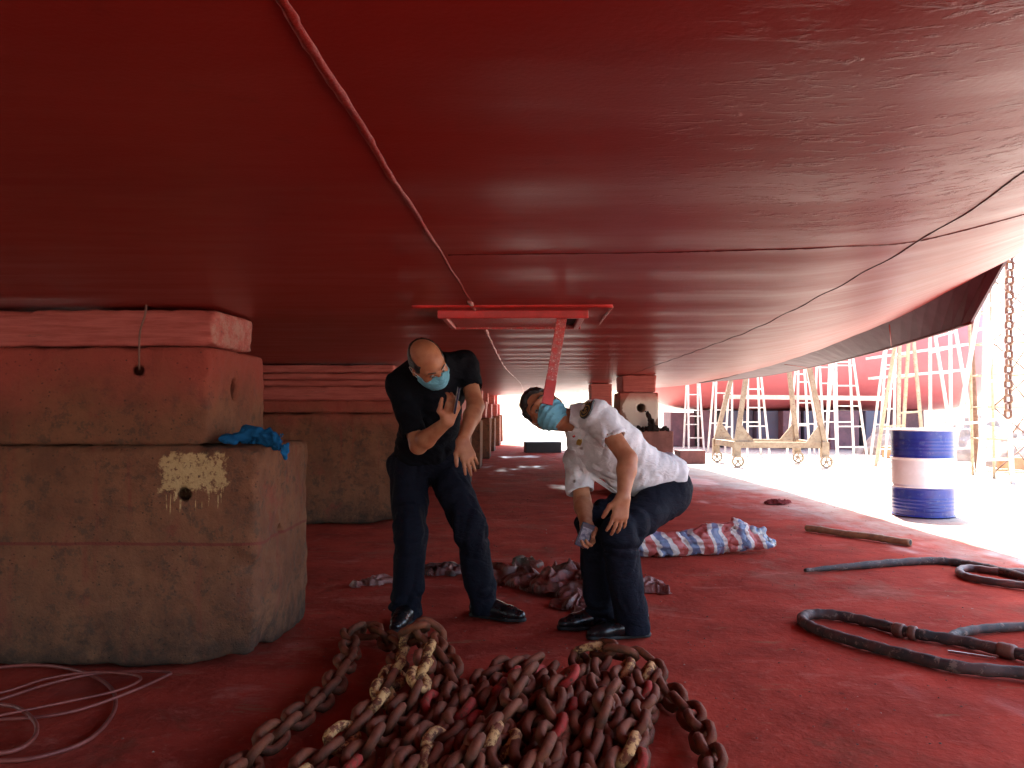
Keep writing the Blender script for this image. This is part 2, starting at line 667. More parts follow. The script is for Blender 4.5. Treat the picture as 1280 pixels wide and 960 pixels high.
def plastic_sheet(name, base, alt, spec=0.5, rough=0.35):
    t = NT(name)
    o = t.obj()
    col = t.mix(t.rng(t.noise(o, 7, 6, 0.7, 0.5), 0.45, 0.56), base, alt)
    col = t.mix(t.math('MULTIPLY', t.rng(t.noise(o, 31, 6, 0.7), 0.62, 0.70), 0.8), col, (0.55, 0.36, 0.30))
    n1 = t.bump(t.noise(o, 38, 6, 0.7, 0.8), 0.8, 0.012)
    return t.out(col, rough, 0.0, n1, spec)


def stripe_material():
    t = NT("striped_sheet")
    o = t.obj()
    x, y, z = t.sep(o)
    wob = t.math('MULTIPLY', t.math('SUBTRACT', t.noise(o, 6, 3, 0.5), 0.5), 0.09)
    zig = t.math('MULTIPLY', t.math('PINGPONG', t.math('ADD', z, t.math('MULTIPLY', y, 0.4)), 0.15), 0.55)
    u = t.math('FRACT', t.math('DIVIDE', t.math('ADD', t.math('ADD', x, wob), t.math('ADD', zig, 3.0)), 0.21))
    cr = t.n("ShaderNodeValToRGB")
    cr.color_ramp.interpolation = 'CONSTANT'
    el = cr.color_ramp.elements
    el[0].position, el[0].color = 0.0, (0.40, 0.085, 0.075, 1)
    el[1].position, el[1].color = 0.34, (0.55, 0.48, 0.44, 1)
    for pos, c in ((0.50, (0.125, 0.155, 0.25, 1)), (0.82, (0.55, 0.48, 0.44, 1))):
        e = el.new(pos)
        e.color = c
    t.set(cr.inputs[0], u)
    col = t.mix(t.math('MULTIPLY', t.rng(t.noise(o, 9, 6, 0.7), 0.52, 0.66), 0.55), cr.outputs[0], (0.30, 0.07, 0.055))
    n1 = t.bump(t.noise(o, 30, 5, 0.65, 0.7), 0.6, 0.012)
    return t.out(col, 0.42, 0.0, n1, 0.45)


def chain_material(name, paint=None, amt=(0.5, 0.55)):
    t = NT(name)
    o = t.obj()
    oi = t.n("ShaderNodeObjectInfo")
    off = t.n("ShaderNodeVectorMath", operation='ADD')
    t.set(off.inputs[0], o)
    t.set(off.inputs[1], t.scl(oi.outputs["Location"], 3.7))
    q = off.outputs[0]
    col = t.mix(t.rng(t.noise(q, 16, 7, 0.7), 0.38, 0.62), (0.165, 0.046, 0.018), (0.065, 0.024, 0.011))
    nrm = t.n("ShaderNodeNewGeometry").outputs["Normal"]
    up = t.sep(nrm)[2]
    # red paint drifted down from the hull lies on the upper faces of the links
    m = t.math('MULTIPLY', t.rng(t.math('ADD', up, t.math('MULTIPLY', t.noise(q, 30, 5), 0.7)), 0.3, 1.3), 0.5)
    col = t.mix(m, col, (0.19, 0.036, 0.017))
    rough = 0.72
    if paint:
        pm = t.rng(t.noise(q, 30, 7, 0.75), *amt)
        col = t.mix(pm, col, paint)
    n1 = t.bump(t.noise(q, 60, 6, 0.7), 0.6, 0.006)
    return t.out(col, rough, 0.0, n1, 0.22)


M_HULL = hull_material()
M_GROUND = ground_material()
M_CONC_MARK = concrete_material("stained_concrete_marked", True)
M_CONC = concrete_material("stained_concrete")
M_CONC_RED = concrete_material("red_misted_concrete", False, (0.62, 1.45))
M_TIMBER = timber_material()
M_SKIN = skin_material()
M_WELD = simple("weld_bead", (0.25, 0.020, 0.014), (0.21, 0.012, 0.009), 30, 0.4, 0.6, 90)
M_WELDCHIP = simple("chipped_weld_bead", (0.33, 0.045, 0.036), (0.55, 0.36, 0.33), 28, 0.45, 0.6, 90)
M_SEAM = simple("plate_seam", (0.11, 0.008, 0.007), None, 20, 0.5, 0.5, 120)
M_KEEL = simple("bilge_keel_paint", (0.085, 0.042, 0.058), (0.068, 0.030, 0.043), 3, 0.6, 0.25, 30)
M_BRIGHT = simple("fresh_red_paint", (0.50, 0.022, 0.018), (0.36, 0.02, 0.015), 14, 0.35, 0.3, 60)
M_BAR = simple("worn_red_paint", (0.42, 0.03, 0.026), (0.33, 0.09, 0.08), 40, 0.45, 0.5, 120, c3=(0.55, 0.33, 0.30))
M_CHAIN = chain_material("rusty_chain")
M_CHAIN_P = chain_material("chain_with_cream_paint", (0.50, 0.26, 0.10), (0.46, 0.54))
M_CHAIN_R = chain_material("chain_with_red_paint", (0.30, 0.022, 0.015), (0.40, 0.52))
M_HOSE = simple("dusty_rubber", (0.022, 0.018, 0.017), (0.075, 0.034, 0.026), 9, 0.7, 0.35, 70, c3=(0.16, 0.11, 0.085))
M_CLAMP = simple("rusty_clamp", (0.17, 0.07, 0.045), None, 20, 0.6, 0.4)
M_BAMBOO = simple("dry_bamboo", (0.30, 0.17, 0.085), (0.20, 0.10, 0.055), 12, 0.55, 0.3)
M_BLUE = simple("drum_blue", (0.010, 0.022, 0.20), (0.016, 0.034, 0.25), 6, 0.32, 0.1, 20, c3=(0.05, 0.07, 0.24))
M_WHITE = simple("drum_white", (0.80, 0.80, 0.80), (0.74, 0.73, 0.72), 7, 0.4, 0.1, 20)
M_LADDER = simple("white_painted_steel", (0.72, 0.69, 0.64), (0.58, 0.53, 0.46), 8, 0.5, 0.2, 50)
M_PALE = simple("pale_scaffold_steel", (0.52, 0.42, 0.29), (0.42, 0.33, 0.22), 9, 0.6, 0.3, 50, c3=(0.34, 0.20, 0.12))  # yellow steel lightened, veiling glare put into the colour
M_YELLOW = simple("faded_yellow_steel", (0.33, 0.25, 0.16), (0.25, 0.18, 0.11), 9, 0.6, 0.3, 50, c3=(0.20, 0.11, 0.065))
M_RUST = simple("rusty_steel", (0.23, 0.13, 0.085), (0.15, 0.075, 0.05), 12, 0.7, 0.4, 60)
M_HULL2 = simple("far_hull_paint", (0.50, 0.12, 0.12), (0.43, 0.095, 0.095), 0.5, 0.5, 0.15, 3)  # paled to paint in the glare over the yard
M_NAVY = simple("dark_blue_block", (0.085, 0.088, 0.125), (0.10, 0.085, 0.115), 3, 0.7, 0.3, 20)  # lifted from a darker blue, glare painted into the tone
M_PURPLE = simple("dull_red_block", (0.16, 0.075, 0.085), (0.11, 0.055, 0.065), 3, 0.75, 0.3, 20)  # lightened like the blue blocks, glare painted into the red
M_RUBBLE = simple("broken_rubble", (0.36, 0.31, 0.28), (0.24, 0.20, 0.18), 5, 0.9, 0.6, 30)
M_ORANGE = simple("raw_timber", (0.42, 0.22, 0.10), (0.32, 0.16, 0.075), 8, 0.7, 0.4, 40)
M_BRICK = simple("red_brown_baulk", (0.13, 0.036, 0.030), (0.095, 0.026, 0.022), 8, 0.75, 0.4, 40)
M_BLACK = simple("black_timber", (0.012, 0.010, 0.010), None, 8, 0.6, 0.3, 40)
M_CABLE = simple("red_dusted_cable", (0.24, 0.055, 0.04), (0.17, 0.035, 0.027), 9, 0.5, 0.2, 60)
M_RAG = cloth_material("blue_rag_cloth", (0.010, 0.085, 0.20), 0.8, 400)
M_DARKRAG = cloth_material("dark_rag_cloth", (0.022, 0.014, 0.012), 0.85, 300)
M_REDRAG = cloth_material("red_rag_cloth", (0.17, 0.03, 0.028), 0.85, 300)
M_TEE = cloth_material("black_tee_cloth", (0.0065, 0.007, 0.0095), 0.85, 500, 0.15)
M_TROUSER = cloth_material("navy_trouser_cloth", (0.0085, 0.0095, 0.016), 0.75, 600, 0.2)
M_SHIRT = cloth_material("white_shirt_cloth", (0.70, 0.68, 0.68), 0.8, 700, 0.1)
M_HAIR = simple("black_hair", (0.010, 0.008, 0.007), (0.018, 0.014, 0.012), 60, 0.5, 0.9, 160)
M_MASK = cloth_material("blue_mask_cloth", (0.17, 0.43, 0.53), 0.7, 500, 0.1)
M_STRAP = simple("white_elastic", (0.65, 0.65, 0.63))
M_SHOE = simple("black_leather", (0.010, 0.010, 0.011), None, 10, 0.28, 0.15, 40)
M_SOLE = simple("black_rubber_sole", (0.014, 0.012, 0.011), None, 10, 0.7)
M_PHONE = simple("dark_blue_phone", (0.014, 0.018, 0.045), None, 20, 0.22, 0.05)
M_METAL = simple("bright_metal", (0.55, 0.54, 0.50), None, 20, 0.3, 0.1, metal=0.9)
M_GOLD = simple("gold_badge", (0.50, 0.36, 0.08), None, 60, 0.4, 0.3, metal=0.5)
M_BADGE = simple("black_badge", (0.015, 0.013, 0.012), None, 60, 0.6)
M_EYE = simple("eye_white", (0.30, 0.26, 0.23), None, 60, 0.2, 0.0)
M_PUPIL = simple("eye_dark", (0.01, 0.008, 0.006), None, 60, 0.1, 0.0)
M_TARP = plastic_sheet("red_stained_sheet", (0.20, 0.036, 0.022), (0.10, 0.028, 0.018))
M_TARP2 = plastic_sheet("pale_stained_sheet", (0.27, 0.12, 0.10), (0.17, 0.04, 0.03))
M_TARPG = plastic_sheet("greenish_sheet", (0.10, 0.09, 0.055), (0.16, 0.05, 0.035))
M_TARPD = plastic_sheet("dark_sheet", (0.05, 0.022, 0.018), (0.11, 0.03, 0.024))
M_TARPB = plastic_sheet("pale_blue_sheet", (0.20, 0.34, 0.42), (0.12, 0.08, 0.07), 0.5, 0.25)
M_STRIPE = stripe_material()

# ------------------------------------------------------------------ ground
HZ = CAM_H + 0.44     # height of the flat bottom of the ship


def axis_pts(lo, hi, fine_lo, fine_hi, step, far):
    a = list(np.arange(fine_lo, fine_hi + 1e-6, step))
    s, x = step, fine_hi
    while x < hi:
        s *= 1.5
        x = min(x + s, hi)
        a.append(x)
    s, x = step, fine_lo
    while x > lo:
        s *= 1.5
        x = max(x - s, lo)
        a.insert(0, x)
    return np.array(a)


gx = axis_pts(-900, 900, -4, 6, 0.07, 0)
gy = axis_pts(-300, 1500, 1.6, 14, 0.07, 0)
XX, YY = np.meshgrid(gx, gy, indexing='ij')
pp = np.stack([XX, YY, XX * 0], -1)
near = ((XX > -4) & (XX < 6) & (YY > 1.6) & (YY < 14)).astype(float)
ZZ = near * (0.006 * (fbm(pp * 0.9, 3) - 0.6) + 0.0025 * fbm(pp * 5, 2))
ZZ = np.minimum(ZZ, 0.003)
me = bpy.data.meshes.new("ground")
nX, nY = len(gx), len(gy)
ii = np.arange(nX * nY).reshape(nX, nY)
fs = np.stack([ii[:-1, :-1], ii[1:, :-1], ii[1:, 1:], ii[:-1, 1:]], -1).reshape(-1, 4)
me.from_pydata(np.stack([XX, YY, ZZ], -1).reshape(-1, 3).tolist(), [], fs.tolist())
me.polygons.foreach_set("use_smooth", [True] * len(me.polygons))
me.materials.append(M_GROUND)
g = link(bpy.data.objects.new("ground", me))
tag(g, kind="structure")

# ------------------------------------------------------------------ the ship overhead
XC = -4.6


def half(y):           # where the bilge keel is rooted, right side
    x = 3.40 - 0.045 * (y - 5.6)
    if y > 14:
        t = (y - 14) / 15.0
        x = x * (1 - t ** 2) + (XC + 0.6) * t ** 2
    if y < -3:
        t = (-3 - y) / 11.0
        x = x * (1 - t ** 2) + (XC + 2.5) * t ** 2
    return x


def knee(y):
    x = float(np.interp(y, [-14, -4, 0, 2.22, 3.5, 5.6, 6.7, 8.43, 11.9, 20], [-1.2, -0.6, 0.15, 0.75, 1.0, 1.4, 1.65, 1.95, 2.3, 2.5]))
    return min(x, half(y) - 0.6)


def root_z(y):
    return CAM_H + float(np.interp(y, [-14, 0, 2.22, 3.5, 4.5, 5.66, 6.25, 6.87, 7.5, 8.53, 10.05, 11.97, 14.5, 20], [2.2, 2.1, 1.72, 1.44, 1.24, 1.044, .951, .852, .779, .688, .58, .498, .46, .45]))


def hull_z(x, y):
    u = abs(x - XC)
    u0 = knee(y) - XC
    ur = half(y) - XC
    return HZ + (root_z(y) - HZ) * (max(0.0, u - u0) / (ur - u0)) ** 1.7


def hull_wave(x, y):
    p = np.stack([np.asarray(x, float) * 0.5, np.asarray(y, float) * 0.9, np.asarray(x, float) * 0], -1)
    noi = fbm(p, 2)
    return 0.0034 * np.sin(2 * np.pi * y / 0.52 + 0.35 * noi) * (0.6 + 0.5 * np.sin(x * 1.7 + 0.6)) + 0.005 * noi


ship = empty("ship", (XC, 10, 0))
tag(ship, "large ship hull with glossy red painted bottom raised overhead on blocks", "ship")
ys = np.concatenate([np.arange(-14, 0, 0.4), np.arange(0, 14, 0.07), np.arange(14, 29.01, 0.25)])
NF = 60
rows = []
for y in ys:
    hs, k0 = half(y) - XC, knee(y) - XC
    us = np.concatenate([np.linspace(0, max(k0, 0.05), 50), np.linspace(max(k0, 0.05), hs, 64)[1:]])
    prof = [(u, hull_z(XC + u, y)) for u in us]
    ze = prof[-1][1]
    prof += [(hs + 0.22, ze + 0.19), (hs + 0.40, ze + 0.42), (hs + 0.52, ze + 0.8), (hs + 0.58, ze + 1.3), (hs + 0.62, max(ze + 1.6, 5.5))]
    r = []
    for sgn in (-1, 1):
        part = []
        for (u, z) in prof:
            part.append((XC + sgn * u, y, z))
        r.append(part)
    rows.append(r[0][::-1] + r[1][1:])
A = np.array(rows)
NV = A.shape[1]
flat = (A[:, :, 2] < HZ + 1.0)
dy = A[:, :, 1]
dx = A[:, :, 0]
A[:, :, 2] += flat * hull_wave(dx, dy)
ii = np.arange(A.shape[0] * NV).reshape(A.shape[0], NV)
fs = np.stack([ii[:-1, :-1], ii[1:, :-1], ii[1:, 1:], ii[:-1, 1:]], -1).reshape(-1, 4).tolist()
fs.append(tuple(ii[0].tolist()))
fs.append(tuple(ii[-1][::-1].tolist()))
for k in range(A.shape[0] - 1):
    fs.append((int(ii[k, 0]), int(ii[k, -1]), int(ii[k + 1, -1]), int(ii[k + 1, 0])))
me = bpy.data.meshes.new("hull_plating")
me.from_pydata(A.reshape(-1, 3).tolist(), [], fs)
me.polygons.foreach_set("use_smooth", [len(p.vertices) == 4 for p in me.polygons])
me.materials.append(M_HULL)
hull = link(bpy.data.objects.new("hull_plating", me), ship)


def hz_pts(pts, n=10, off=0.0):
    out = []
    for p in smooth_path([Vector((a, b, 0)) for a, b in pts], n):
        out.append(Vector((p.x, p.y, hull_z(p.x, p.y) + float(hull_wave(np.array([p.x]), np.array([p.y]))[0]) + off)))
    return out


def hull_hit(px, py):
    """where a sight line meets the hull"""
    r = ray(px, py)
    lo, hi = 0.3, 30.0
    m = 0.3
    while m < 30:
        q = CO + r * m
        if q.z > hull_z(q.x, q.y):
            lo, hi = m - 0.02, m
            break
        m += 0.02
    for _ in range(40):
        m = (lo + hi) / 2
        q = CO + r * m
        if q.z > hull_z(q.x, q.y):
            hi = m
        else:
            lo = m
    q = CO + r * lo
    return (q.x, q.y)


def bead(pts, r, name, mat, jit=0.25, n=7):
    m = MB()
    rs = [r * (1 + random.uniform(-jit, jit)) * min(1.0, max(0.45, 1.12 - 0.13 * p.y) if name == 'weld_seam' and mat is M_WELD else 1.0) for p in pts]
    q = [p + Vector((random.uniform(-1, 1) * r * 0.12, 0, r * (0.55 if mat is M_WELD else 0.22))) for p in pts]
    m.tube(q, rs, n)
    return m.build(name, mat, ship, True)


keelpx = [(350, 0), (415, 95), (460, 170), (525, 275), (555, 320), (587, 377)]
kp = [hull_hit(*q) for q in keelpx]
print("keel", [(round(a, 3), round(b, 2)) for a, b in kp])
cfit = np.polyfit([q[1] for q in kp], [q[0] for q in kp], 1)
yend = kp[-1][1]
kp = [(float(np.polyval(cfit, q)), q) for q in (-8.0, -3.0, 0.2, 1.0, 2.0, yend)]
bead(hz_pts(kp, 30), 0.0100, "weld_seam", M_WELD, 0.10)
kp2 = [hull_hit(*q) for q in [(587, 378), (605, 408), (631, 459)]] + [(-0.12, 14.0), (-0.12, 26)]
bead(hz_pts(kp2, 24), 0.009, "weld_seam", M_WELDCHIP, 0.5)
bil = [hull_hit(*q) for q in [(1278, 222), (1140, 304), (1070, 345), (1000, 385), (920, 422), (820, 456)]]
print("bilge", [(round(a, 3), round(b, 2)) for a, b in bil])
cfit = np.polyfit([math.log(q[1]) for q in bil], [q[0] for q in bil], 2)
bil = [(float(np.polyval(cfit, math.log(q))), q) for q in np.linspace(0.9, 1.6, 3).tolist() + np.linspace(2.0, 9.0, 8).tolist()]
bil += [(bil[-1][0], 14.0), (bil[-1][0] - 0.1, 22)]
bead(hz_pts(bil, 24), 0.0036, "plate_seam", M_SEAM, 0.15)
tr = [hull_hit(*q) for q in [(560, 320), (800, 318), (900, 316), (1040, 311), (1140, 304), (1270, 272)]]
tr += [(2.1, tr[-1][1] + 0.0)]
bead(hz_pts(tr, 20), 0.0036, "plate_seam", M_SEAM)
tr = [(-5, 1.1), (-0.3, 1.12), (0.6, 1.12), (1.7, 1.1)]
# bilge keel
root = [(1256, 329, 5.59), (1196, 361, 6.17), (1143, 389, 6.79), (1099, 409, 7.41), (1040, 432, 8.43), (975, 455, 9.97), (917, 471, 11.9)]
rp = [Vector(P(a, b, d)) for a, b, d in root]
rp.append(Vector((half(13.6), 13.6, hull_z(half(13.6), 13.6))))
ep = [Vector(P(1215, 402, 6.15)), Vector(P(1180, 413.5, 6.65)), Vector(P(1118, 432, 7.55)), Vector(P(1066, 446, 8.5)), Vector(P(1018, 457, 9.75)), Vector(P(960, 468.5, 11.6)), Vector(P(905, 475, 13.2))]


def resample(pts, n):
    q = smooth_path(pts, 12)
    L = [0]
    for a, b in zip(q[:-1], q[1:]):
        L.append(L[-1] + (b - a).length)
    out = []
    for i in range(n):
        s = L[-1] * i / (n - 1)
        k = min(max(np.searchsorted(L, s) - 1, 0), len(q) - 2)
        t = (s - L[k]) / max(L[k + 1] - L[k], 1e-6)
        out.append(q[k].lerp(q[k + 1], t))
    return out


ra, ea = resample(rp, 40), resample(ep, 40)
mb = MB()
vs = []
for a, b in zip(ra, ea):
    n = (b - a).cross(Vector((0, 1, 0))).normalized() * 0.012
    a2 = a + (a - b).normalized() * 0.12
    vs += [a2 - n, a2 + n, b + n, b - n]
fs = []
for i in range(39):
    for k in range(4):
        fs.append((i * 4 + k, i * 4 + (k + 1) % 4, i * 4 + 4 + (k + 1) % 4, i * 4 + 4 + k))
fs += [(0, 1, 2, 3), (156, 157, 158, 159)]
mb.add(vs, fs)
mb.build("bilge_keel", M_KEEL, ship)
mb = MB().tube([b + Vector((0, 0, -0.004)) for b in ea], 0.015, 8)
mb.build("keel_edge", M_SEAM, ship, True)
for k in (8, 21, 31):
    a, b = ra[k], ea[k]
    n = (b - a).cross(Vector((0, 1, 0))).normalized()
    n = n if n.x < 0 else -n
    MB().tube([a.lerp(b, 0.05) + n * 0.012, a.lerp(b, 0.95) + n * 0.012], 0.006, 6).build("weld_seam", M_WELD, ship, True)

# square opening in the bottom with its frame
fx0, fx1 = hull_hit(556, 391)[0], hull_hit(727, 391)[0]
fy0, fy1 = 3.48, 4.0
zt = HZ
frm = MB().box(((fx0 + fx1) / 2, fy0, zt - 0.010), (fx1 - fx0 + 0.05, 0.024, 0.05)).build("inlet_frame", M_BRIGHT, ship, bevel=0.006)
MB().box(((fx0 + fx1) / 2, fy1, zt - 0.008), (fx1 - fx0 + 0.05, 0.024, 0.044)).build("frame_side", M_BAR, frm, bevel=0.005)
for xx in (fx0, fx1):
    MB().box((xx, (fy0 + fy1) / 2, zt - 0.009), (0.024, fy1 - fy0 - 0.026, 0.046)).build("frame_side", M_BAR, frm, bevel=0.005)
MB().box(((fx0 + fx1) / 2 - 0.03, (fy0 + fy1) / 2, zt - 0.012), (fx1 - fx0 - 0.10, fy1 - fy0 - 0.03, 0.016)).build("inlet_plate", M_BAR, frm)
MB().box((fx1 - 0.045, (fy0 + fy1) / 2, zt - 0.004), (0.062, fy1 - fy0 - 0.03, 0.008)).build("inlet_shade_slab", M_BLACK, frm)  # hull is not cut here; black slab paints the shade inside the opening
lx0, lx1 = hull_hit(515, 383), hull_hit(765, 383)
bead([Vector((lx0[0], lx0[1] - 0.0, HZ)).lerp(Vector((lx1[0], lx0[1], HZ)), t / 30) for t in range(31)], 0.009, "weld_seam", M_BRIGHT, 0.2)
q0, q1 = hull_hit(765, 384), hull_hit(749, 405)
bead([Vector((*q0, HZ)).lerp(Vector((*q1, HZ)), t / 12) for t in range(13)], 0.006, "weld_seam", M_WELDCHIP, 0.4)
settle(ship)

# flat bar hanging from the opening
ba = P(703, 392, 3.56)
ba.z = HZ - 0.008
bb = P(684, 504, 3.47)
bar = MB()
dirv = (bb - ba).normalized()
side = Vector((1, 0.2, 0))
side = (side - dirv * side.dot(dirv)).normalized()
nn = dirv.cross(side)
rot = Matrix((dirv, side, nn)).transposed()
bar.box((ba + bb) / 2, ((bb - ba).length, 0.046, 0.010), rot)
o = bar.build("steel_bar", M_BAR, bevel=0.002)
tag(o, "worn red flat steel bar hanging down from the hull opening in front of a face", "bar")
MB().box(bb - dirv * 0.05, (0.11, 0.048, 0.012), rot).build("bar_tip", M_BRIGHT, o)

# ------------------------------------------------------------------ keel blocks
AX = (Vector((1, 0, 0)), Vector((0, 1, 0)), Vector((0, 0, 1)))


def rough_block(name, x0, x1, y0, y1, z0, z1, mat, rr, h, amp, erode=0.0, holes=(), rot=0.0, freq=6.0):
    c = Vector(((x0 + x1) / 2, (y0 + y1) / 2, (z0 + z1) / 2))
    f = Field((x0 - 0.05, y0 - 0.05, z0 - 0.05), (x1 + 0.05, y1 + 0.05, z1 + 0.05), h)
    f.rbox(c, AX, (x1 - x0, y1 - y0, z1 - z0), rr)
    for (a, b, r0, r1, sq) in holes:
        f.cone(a, b, r0, r1, 0.006, sq, True)

    def fn(p):
        d = amp * (fbm(p * freq, 3)) + amp * 0.75 * fbm(p * freq * 4, 2) + amp * 1.6 * np.clip(fbm(p * freq * 1.7 + 9, 3) - 0.55, 0, 1)
        if erode:
            low = np.clip((0.28 - (p[:, 2] - z0)) / 0.28, 0, 1)
            ex = np.clip(1 - (x1 - p[:, 0]) / 0.30, 0, 1) * np.clip(1 - (p[:, 1] - y0) / 0.55, 0, 1)
            d = d + erode * low ** 1.8 * (0.35 + 0.65 * np.clip(fbm(p * 5.5, 3) + 0.5, 0, 2)) * (0.16 + 1.9 * ex)
            d = d + erode * 0.7 * ex * np.clip(fbm(p * 7 + 4, 3), 0, 1)
        eg = np.sqrt((x1 - p[:, 0]) ** 2 + (p[:, 1] - y0) ** 2)
        d = d + 0.030 * np.clip(1 - eg / 0.085, 0, 1) * np.clip(fbm(p * 11 + 2, 3) + 0.15, 0, 1.2)
        et = np.sqrt((z1 - p[:, 2]) ** 2 + (p[:, 1] - y0) ** 2)
        d = d + 0.018 * np.clip(1 - et / 0.05, 0, 1) * np.clip(fbm(p * 13 + 6, 3), 0, 1.2)
        return d
    f.warp(fn, 0.2 if erode else 0.06)
    f.d[:, :, 0] = 0.3
    return f.build(name, mat, None, (c.x, c.y, z0))


YF = 3.28
hole = lambda px, py, d, r: (P(px, py, d - 0.05), P(px, py, d + 0.16), r, r, None)
sh1 = (P(350, 662, 3.62) + Vector((0.05, 0, -0.05)), P(350, 662, 3.62) + Vector((-0.07, 0, 0.05)), 0.012, 0.016, None)
o = rough_block("concrete_block", -3.3, -1.13, YF, 4.03, 0.0, 0.925, M_CONC_MARK, 0.035, 0.0125, 0.006, 0.055,
                [hole(232, 618, YF, 0.026), sh1])
tag(o, "big rough concrete block with cream paint patch on the left floor", "concrete block", "concrete blocks under the ship")
sh2 = (P(294, 487, 3.62) + Vector((0.08, 0, 0)), P(294, 487, 3.62) + Vector((-0.1, 0, 0)), 0.036, 0.034, (Vector((0, 0, 1)), 1.5))
o = rough_block("concrete_block", -3.25, -1.354, YF + 0.03, 4.0, 0.93, 1.350, M_CONC, 0.022, 0.0125, 0.004, 0.0,
                [hole(174, 463, YF + 0.03, 0.022), sh2])
tag(o, "concrete block tinted red on the big block with the cream patch", "concrete block", "concrete blocks under the ship")
o = rough_block("timber_beam", -3.3, -1.337, YF + 0.02, 3.76, 1.352, HZ - 0.012, M_TIMBER, 0.012, 0.0125, 0.004, 0.0, (), 0, 9)
tag(o, "thick pinkish red timber beam wedged under the hull at the left edge", "timber", "timber packing under the hull")
wr = [P(183, 381, YF - 0.012), P(181, 395, YF - 0.015), P(175, 415, YF - 0.012), P(174, 440, YF - 0.008), P(174, 462, YF + 0.01)]
o = MB().tube(smooth_path(wr, 6), 0.0045, 6).build("lifting_wire", M_CLAMP, None, True)
tag(o, "thin rusty wire hanging down over the pinkish beam into a hole", "wire")

# the second stack, behind the standing man
y2 = 7.35
o = rough_block("concrete_block", -4.2, -1.17, y2, y2 + 0.9, 0.0, 1.045, M_CONC_RED, 0.04, 0.025, 0.010, 0.05)
tag(o, "dark concrete block behind the man in the black shirt", "concrete block", "concrete blocks under the ship")
o = rough_block("timber_beam", -4.15, -1.2, y2 + 0.02, y2 + 0.85, 1.05, 1.165, M_CONC_RED, 0.01, 0.02, 0.004)
tag(o, "grey brown flat beam directly on the block behind the man in black", "timber", "timber packing under the hull")
for i, (z0, z1, yy, lab) in enumerate([(1.168, 1.30, 0.0, "wide red plank in the middle of the stack behind the man in black"),
                                       (1.303, 1.36, 0.03, "thin red plank second from the top of the stack behind the man in black"),
                                       (1.363, 1.425, -0.03, "ragged red plank third from the top behind the man in black"),
                                       (1.428, HZ - 0.014, 0.01, "pale red plank topmost under the hull behind the man in black")]):
    o = rough_block("timber_plank", -4.1, -1.2 - 0.02 * i, y2 + yy, y2 + 0.8, z0, z1, M_TIMBER, 0.006, 0.02, 0.003)
    tag(o, lab, "timber", "timber packing under the hull")

# the row of stacks going away down the centre line
ROWL = ["nearest", "second", "third", "fourth", "fifth", "farthest"]
for i, yy in enumerate((11.0, 14.2, 17.2, 20.3, 23.4, 26.6)):
    xr = -0.84 - 0.03 * (i % 2)
    zl = 0.86 + 0.02 * ((i * 7) % 3)
    ht = min(hull_z(xr - 0.2, yy), hull_z(xr - 0.2, yy + 0.8))
    o = MB().box((xr - 0.8, yy + 0.4, zl / 2), (1.6, 0.8, zl), None, 0.012).build("concrete_block", M_CONC, None, False, 0.02)
    tag(o, "%s grey brown concrete block in the receding row beyond the standing man" % ROWL[i], "concrete block", "concrete blocks under the ship")
    zc = zl + 0.36
    o = MB().box((xr - 0.84, yy + 0.4, (zl + zc) / 2 + 0.002), (1.5, 0.66, zc - zl), None, 0.01).build("timber_beam", M_TIMBER, None, False, 0.015)
    tag(o, "%s stout red timber on a block in the receding row" % ROWL[i], "timber", "timber packing under the hull")
    o = MB().box((xr - 0.30 - 0.06, yy + 0.4, (zc + ht) / 2), (0.36, 0.5, ht - zc - 0.02), None, 0.008).build("timber_wedge", M_TIMBER, None, False, 0.01)
    tag(o, "%s small red wedge touching the hull in the receding row" % ROWL[i], "timber", "timber packing under the hull")

# stack at the right behind the bent man
yb = 9.85
f = Field((0.9, yb - 0.1, -0.1), (2.0, yb + 1.0, 0.95), 0.02)
o = MB().box((1.44, yb + 0.42, 0.41), (0.74, 0.84, 0.815), None, 0.01).build("concrete_block", simple("brown_block", (0.26, 0.10, 0.07), (0.19, 0.07, 0.05), 5, 0.85, 0.6, 30), None, False, 0.02)
tag(o, "brown block behind the back of the man in the white shirt", "concrete block", "concrete blocks under the ship")
f = Field((1.1, yb, 0.75), (1.75, yb + 0.8, 1.38), 0.0125)
c0 = Vector((1.40, yb + 0.40, 1.06))
f.rbox(c0, AX, (0.50, 0.62, 0.475), 0.02)
hc = P(800, 510, 10.0)
f.cone(hc + Vector((0, -0.3, 0)), hc + Vector((0, 0.4, 0)), 0.055, 0.055, 0.004, None, True)
f.warp(lambda p: 0.004 * fbm(p * 8, 3))


def patch_block_mat():
    t = NT("block_with_white_patch")
    p = t.pos()
    x, y, z = t.sep(p)
    nz = t.math('MULTIPLY', t.math('SUBTRACT', t.noise(p, 9, 5, 0.6), 0.5), 0.10)
    ex = t.math('SUBTRACT', x, 1.44)
    ez = t.math('MULTIPLY', t.math('SUBTRACT', z, 1.10), 0.95)
    rr = t.math('ADD', t.math('SQRT', t.math('ADD', t.math('MULTIPLY', ex, ex), t.math('MULTIPLY', ez, ez))), nz)
    col = t.mix(t.rng(t.noise(p, 5, 6, 0.7), 0.35, 0.65), (0.24, 0.13, 0.085), (0.17, 0.08, 0.055))
    col = t.mix(t.rng(rr, 0.225, 0.245, 1.0, 0.0), col, (0.60, 0.50, 0.40))
    col = t.mix(t.math('MULTIPLY', t.rng(t.math('ADD', z, nz), 1.17, 1.27), 0.75), col, (0.36, 0.07, 0.05))
    return t.out(col, 0.85, 0.0, t.bump(t.noise(p, 30, 6, 0.7), 0.5, 0.008), 0.3)


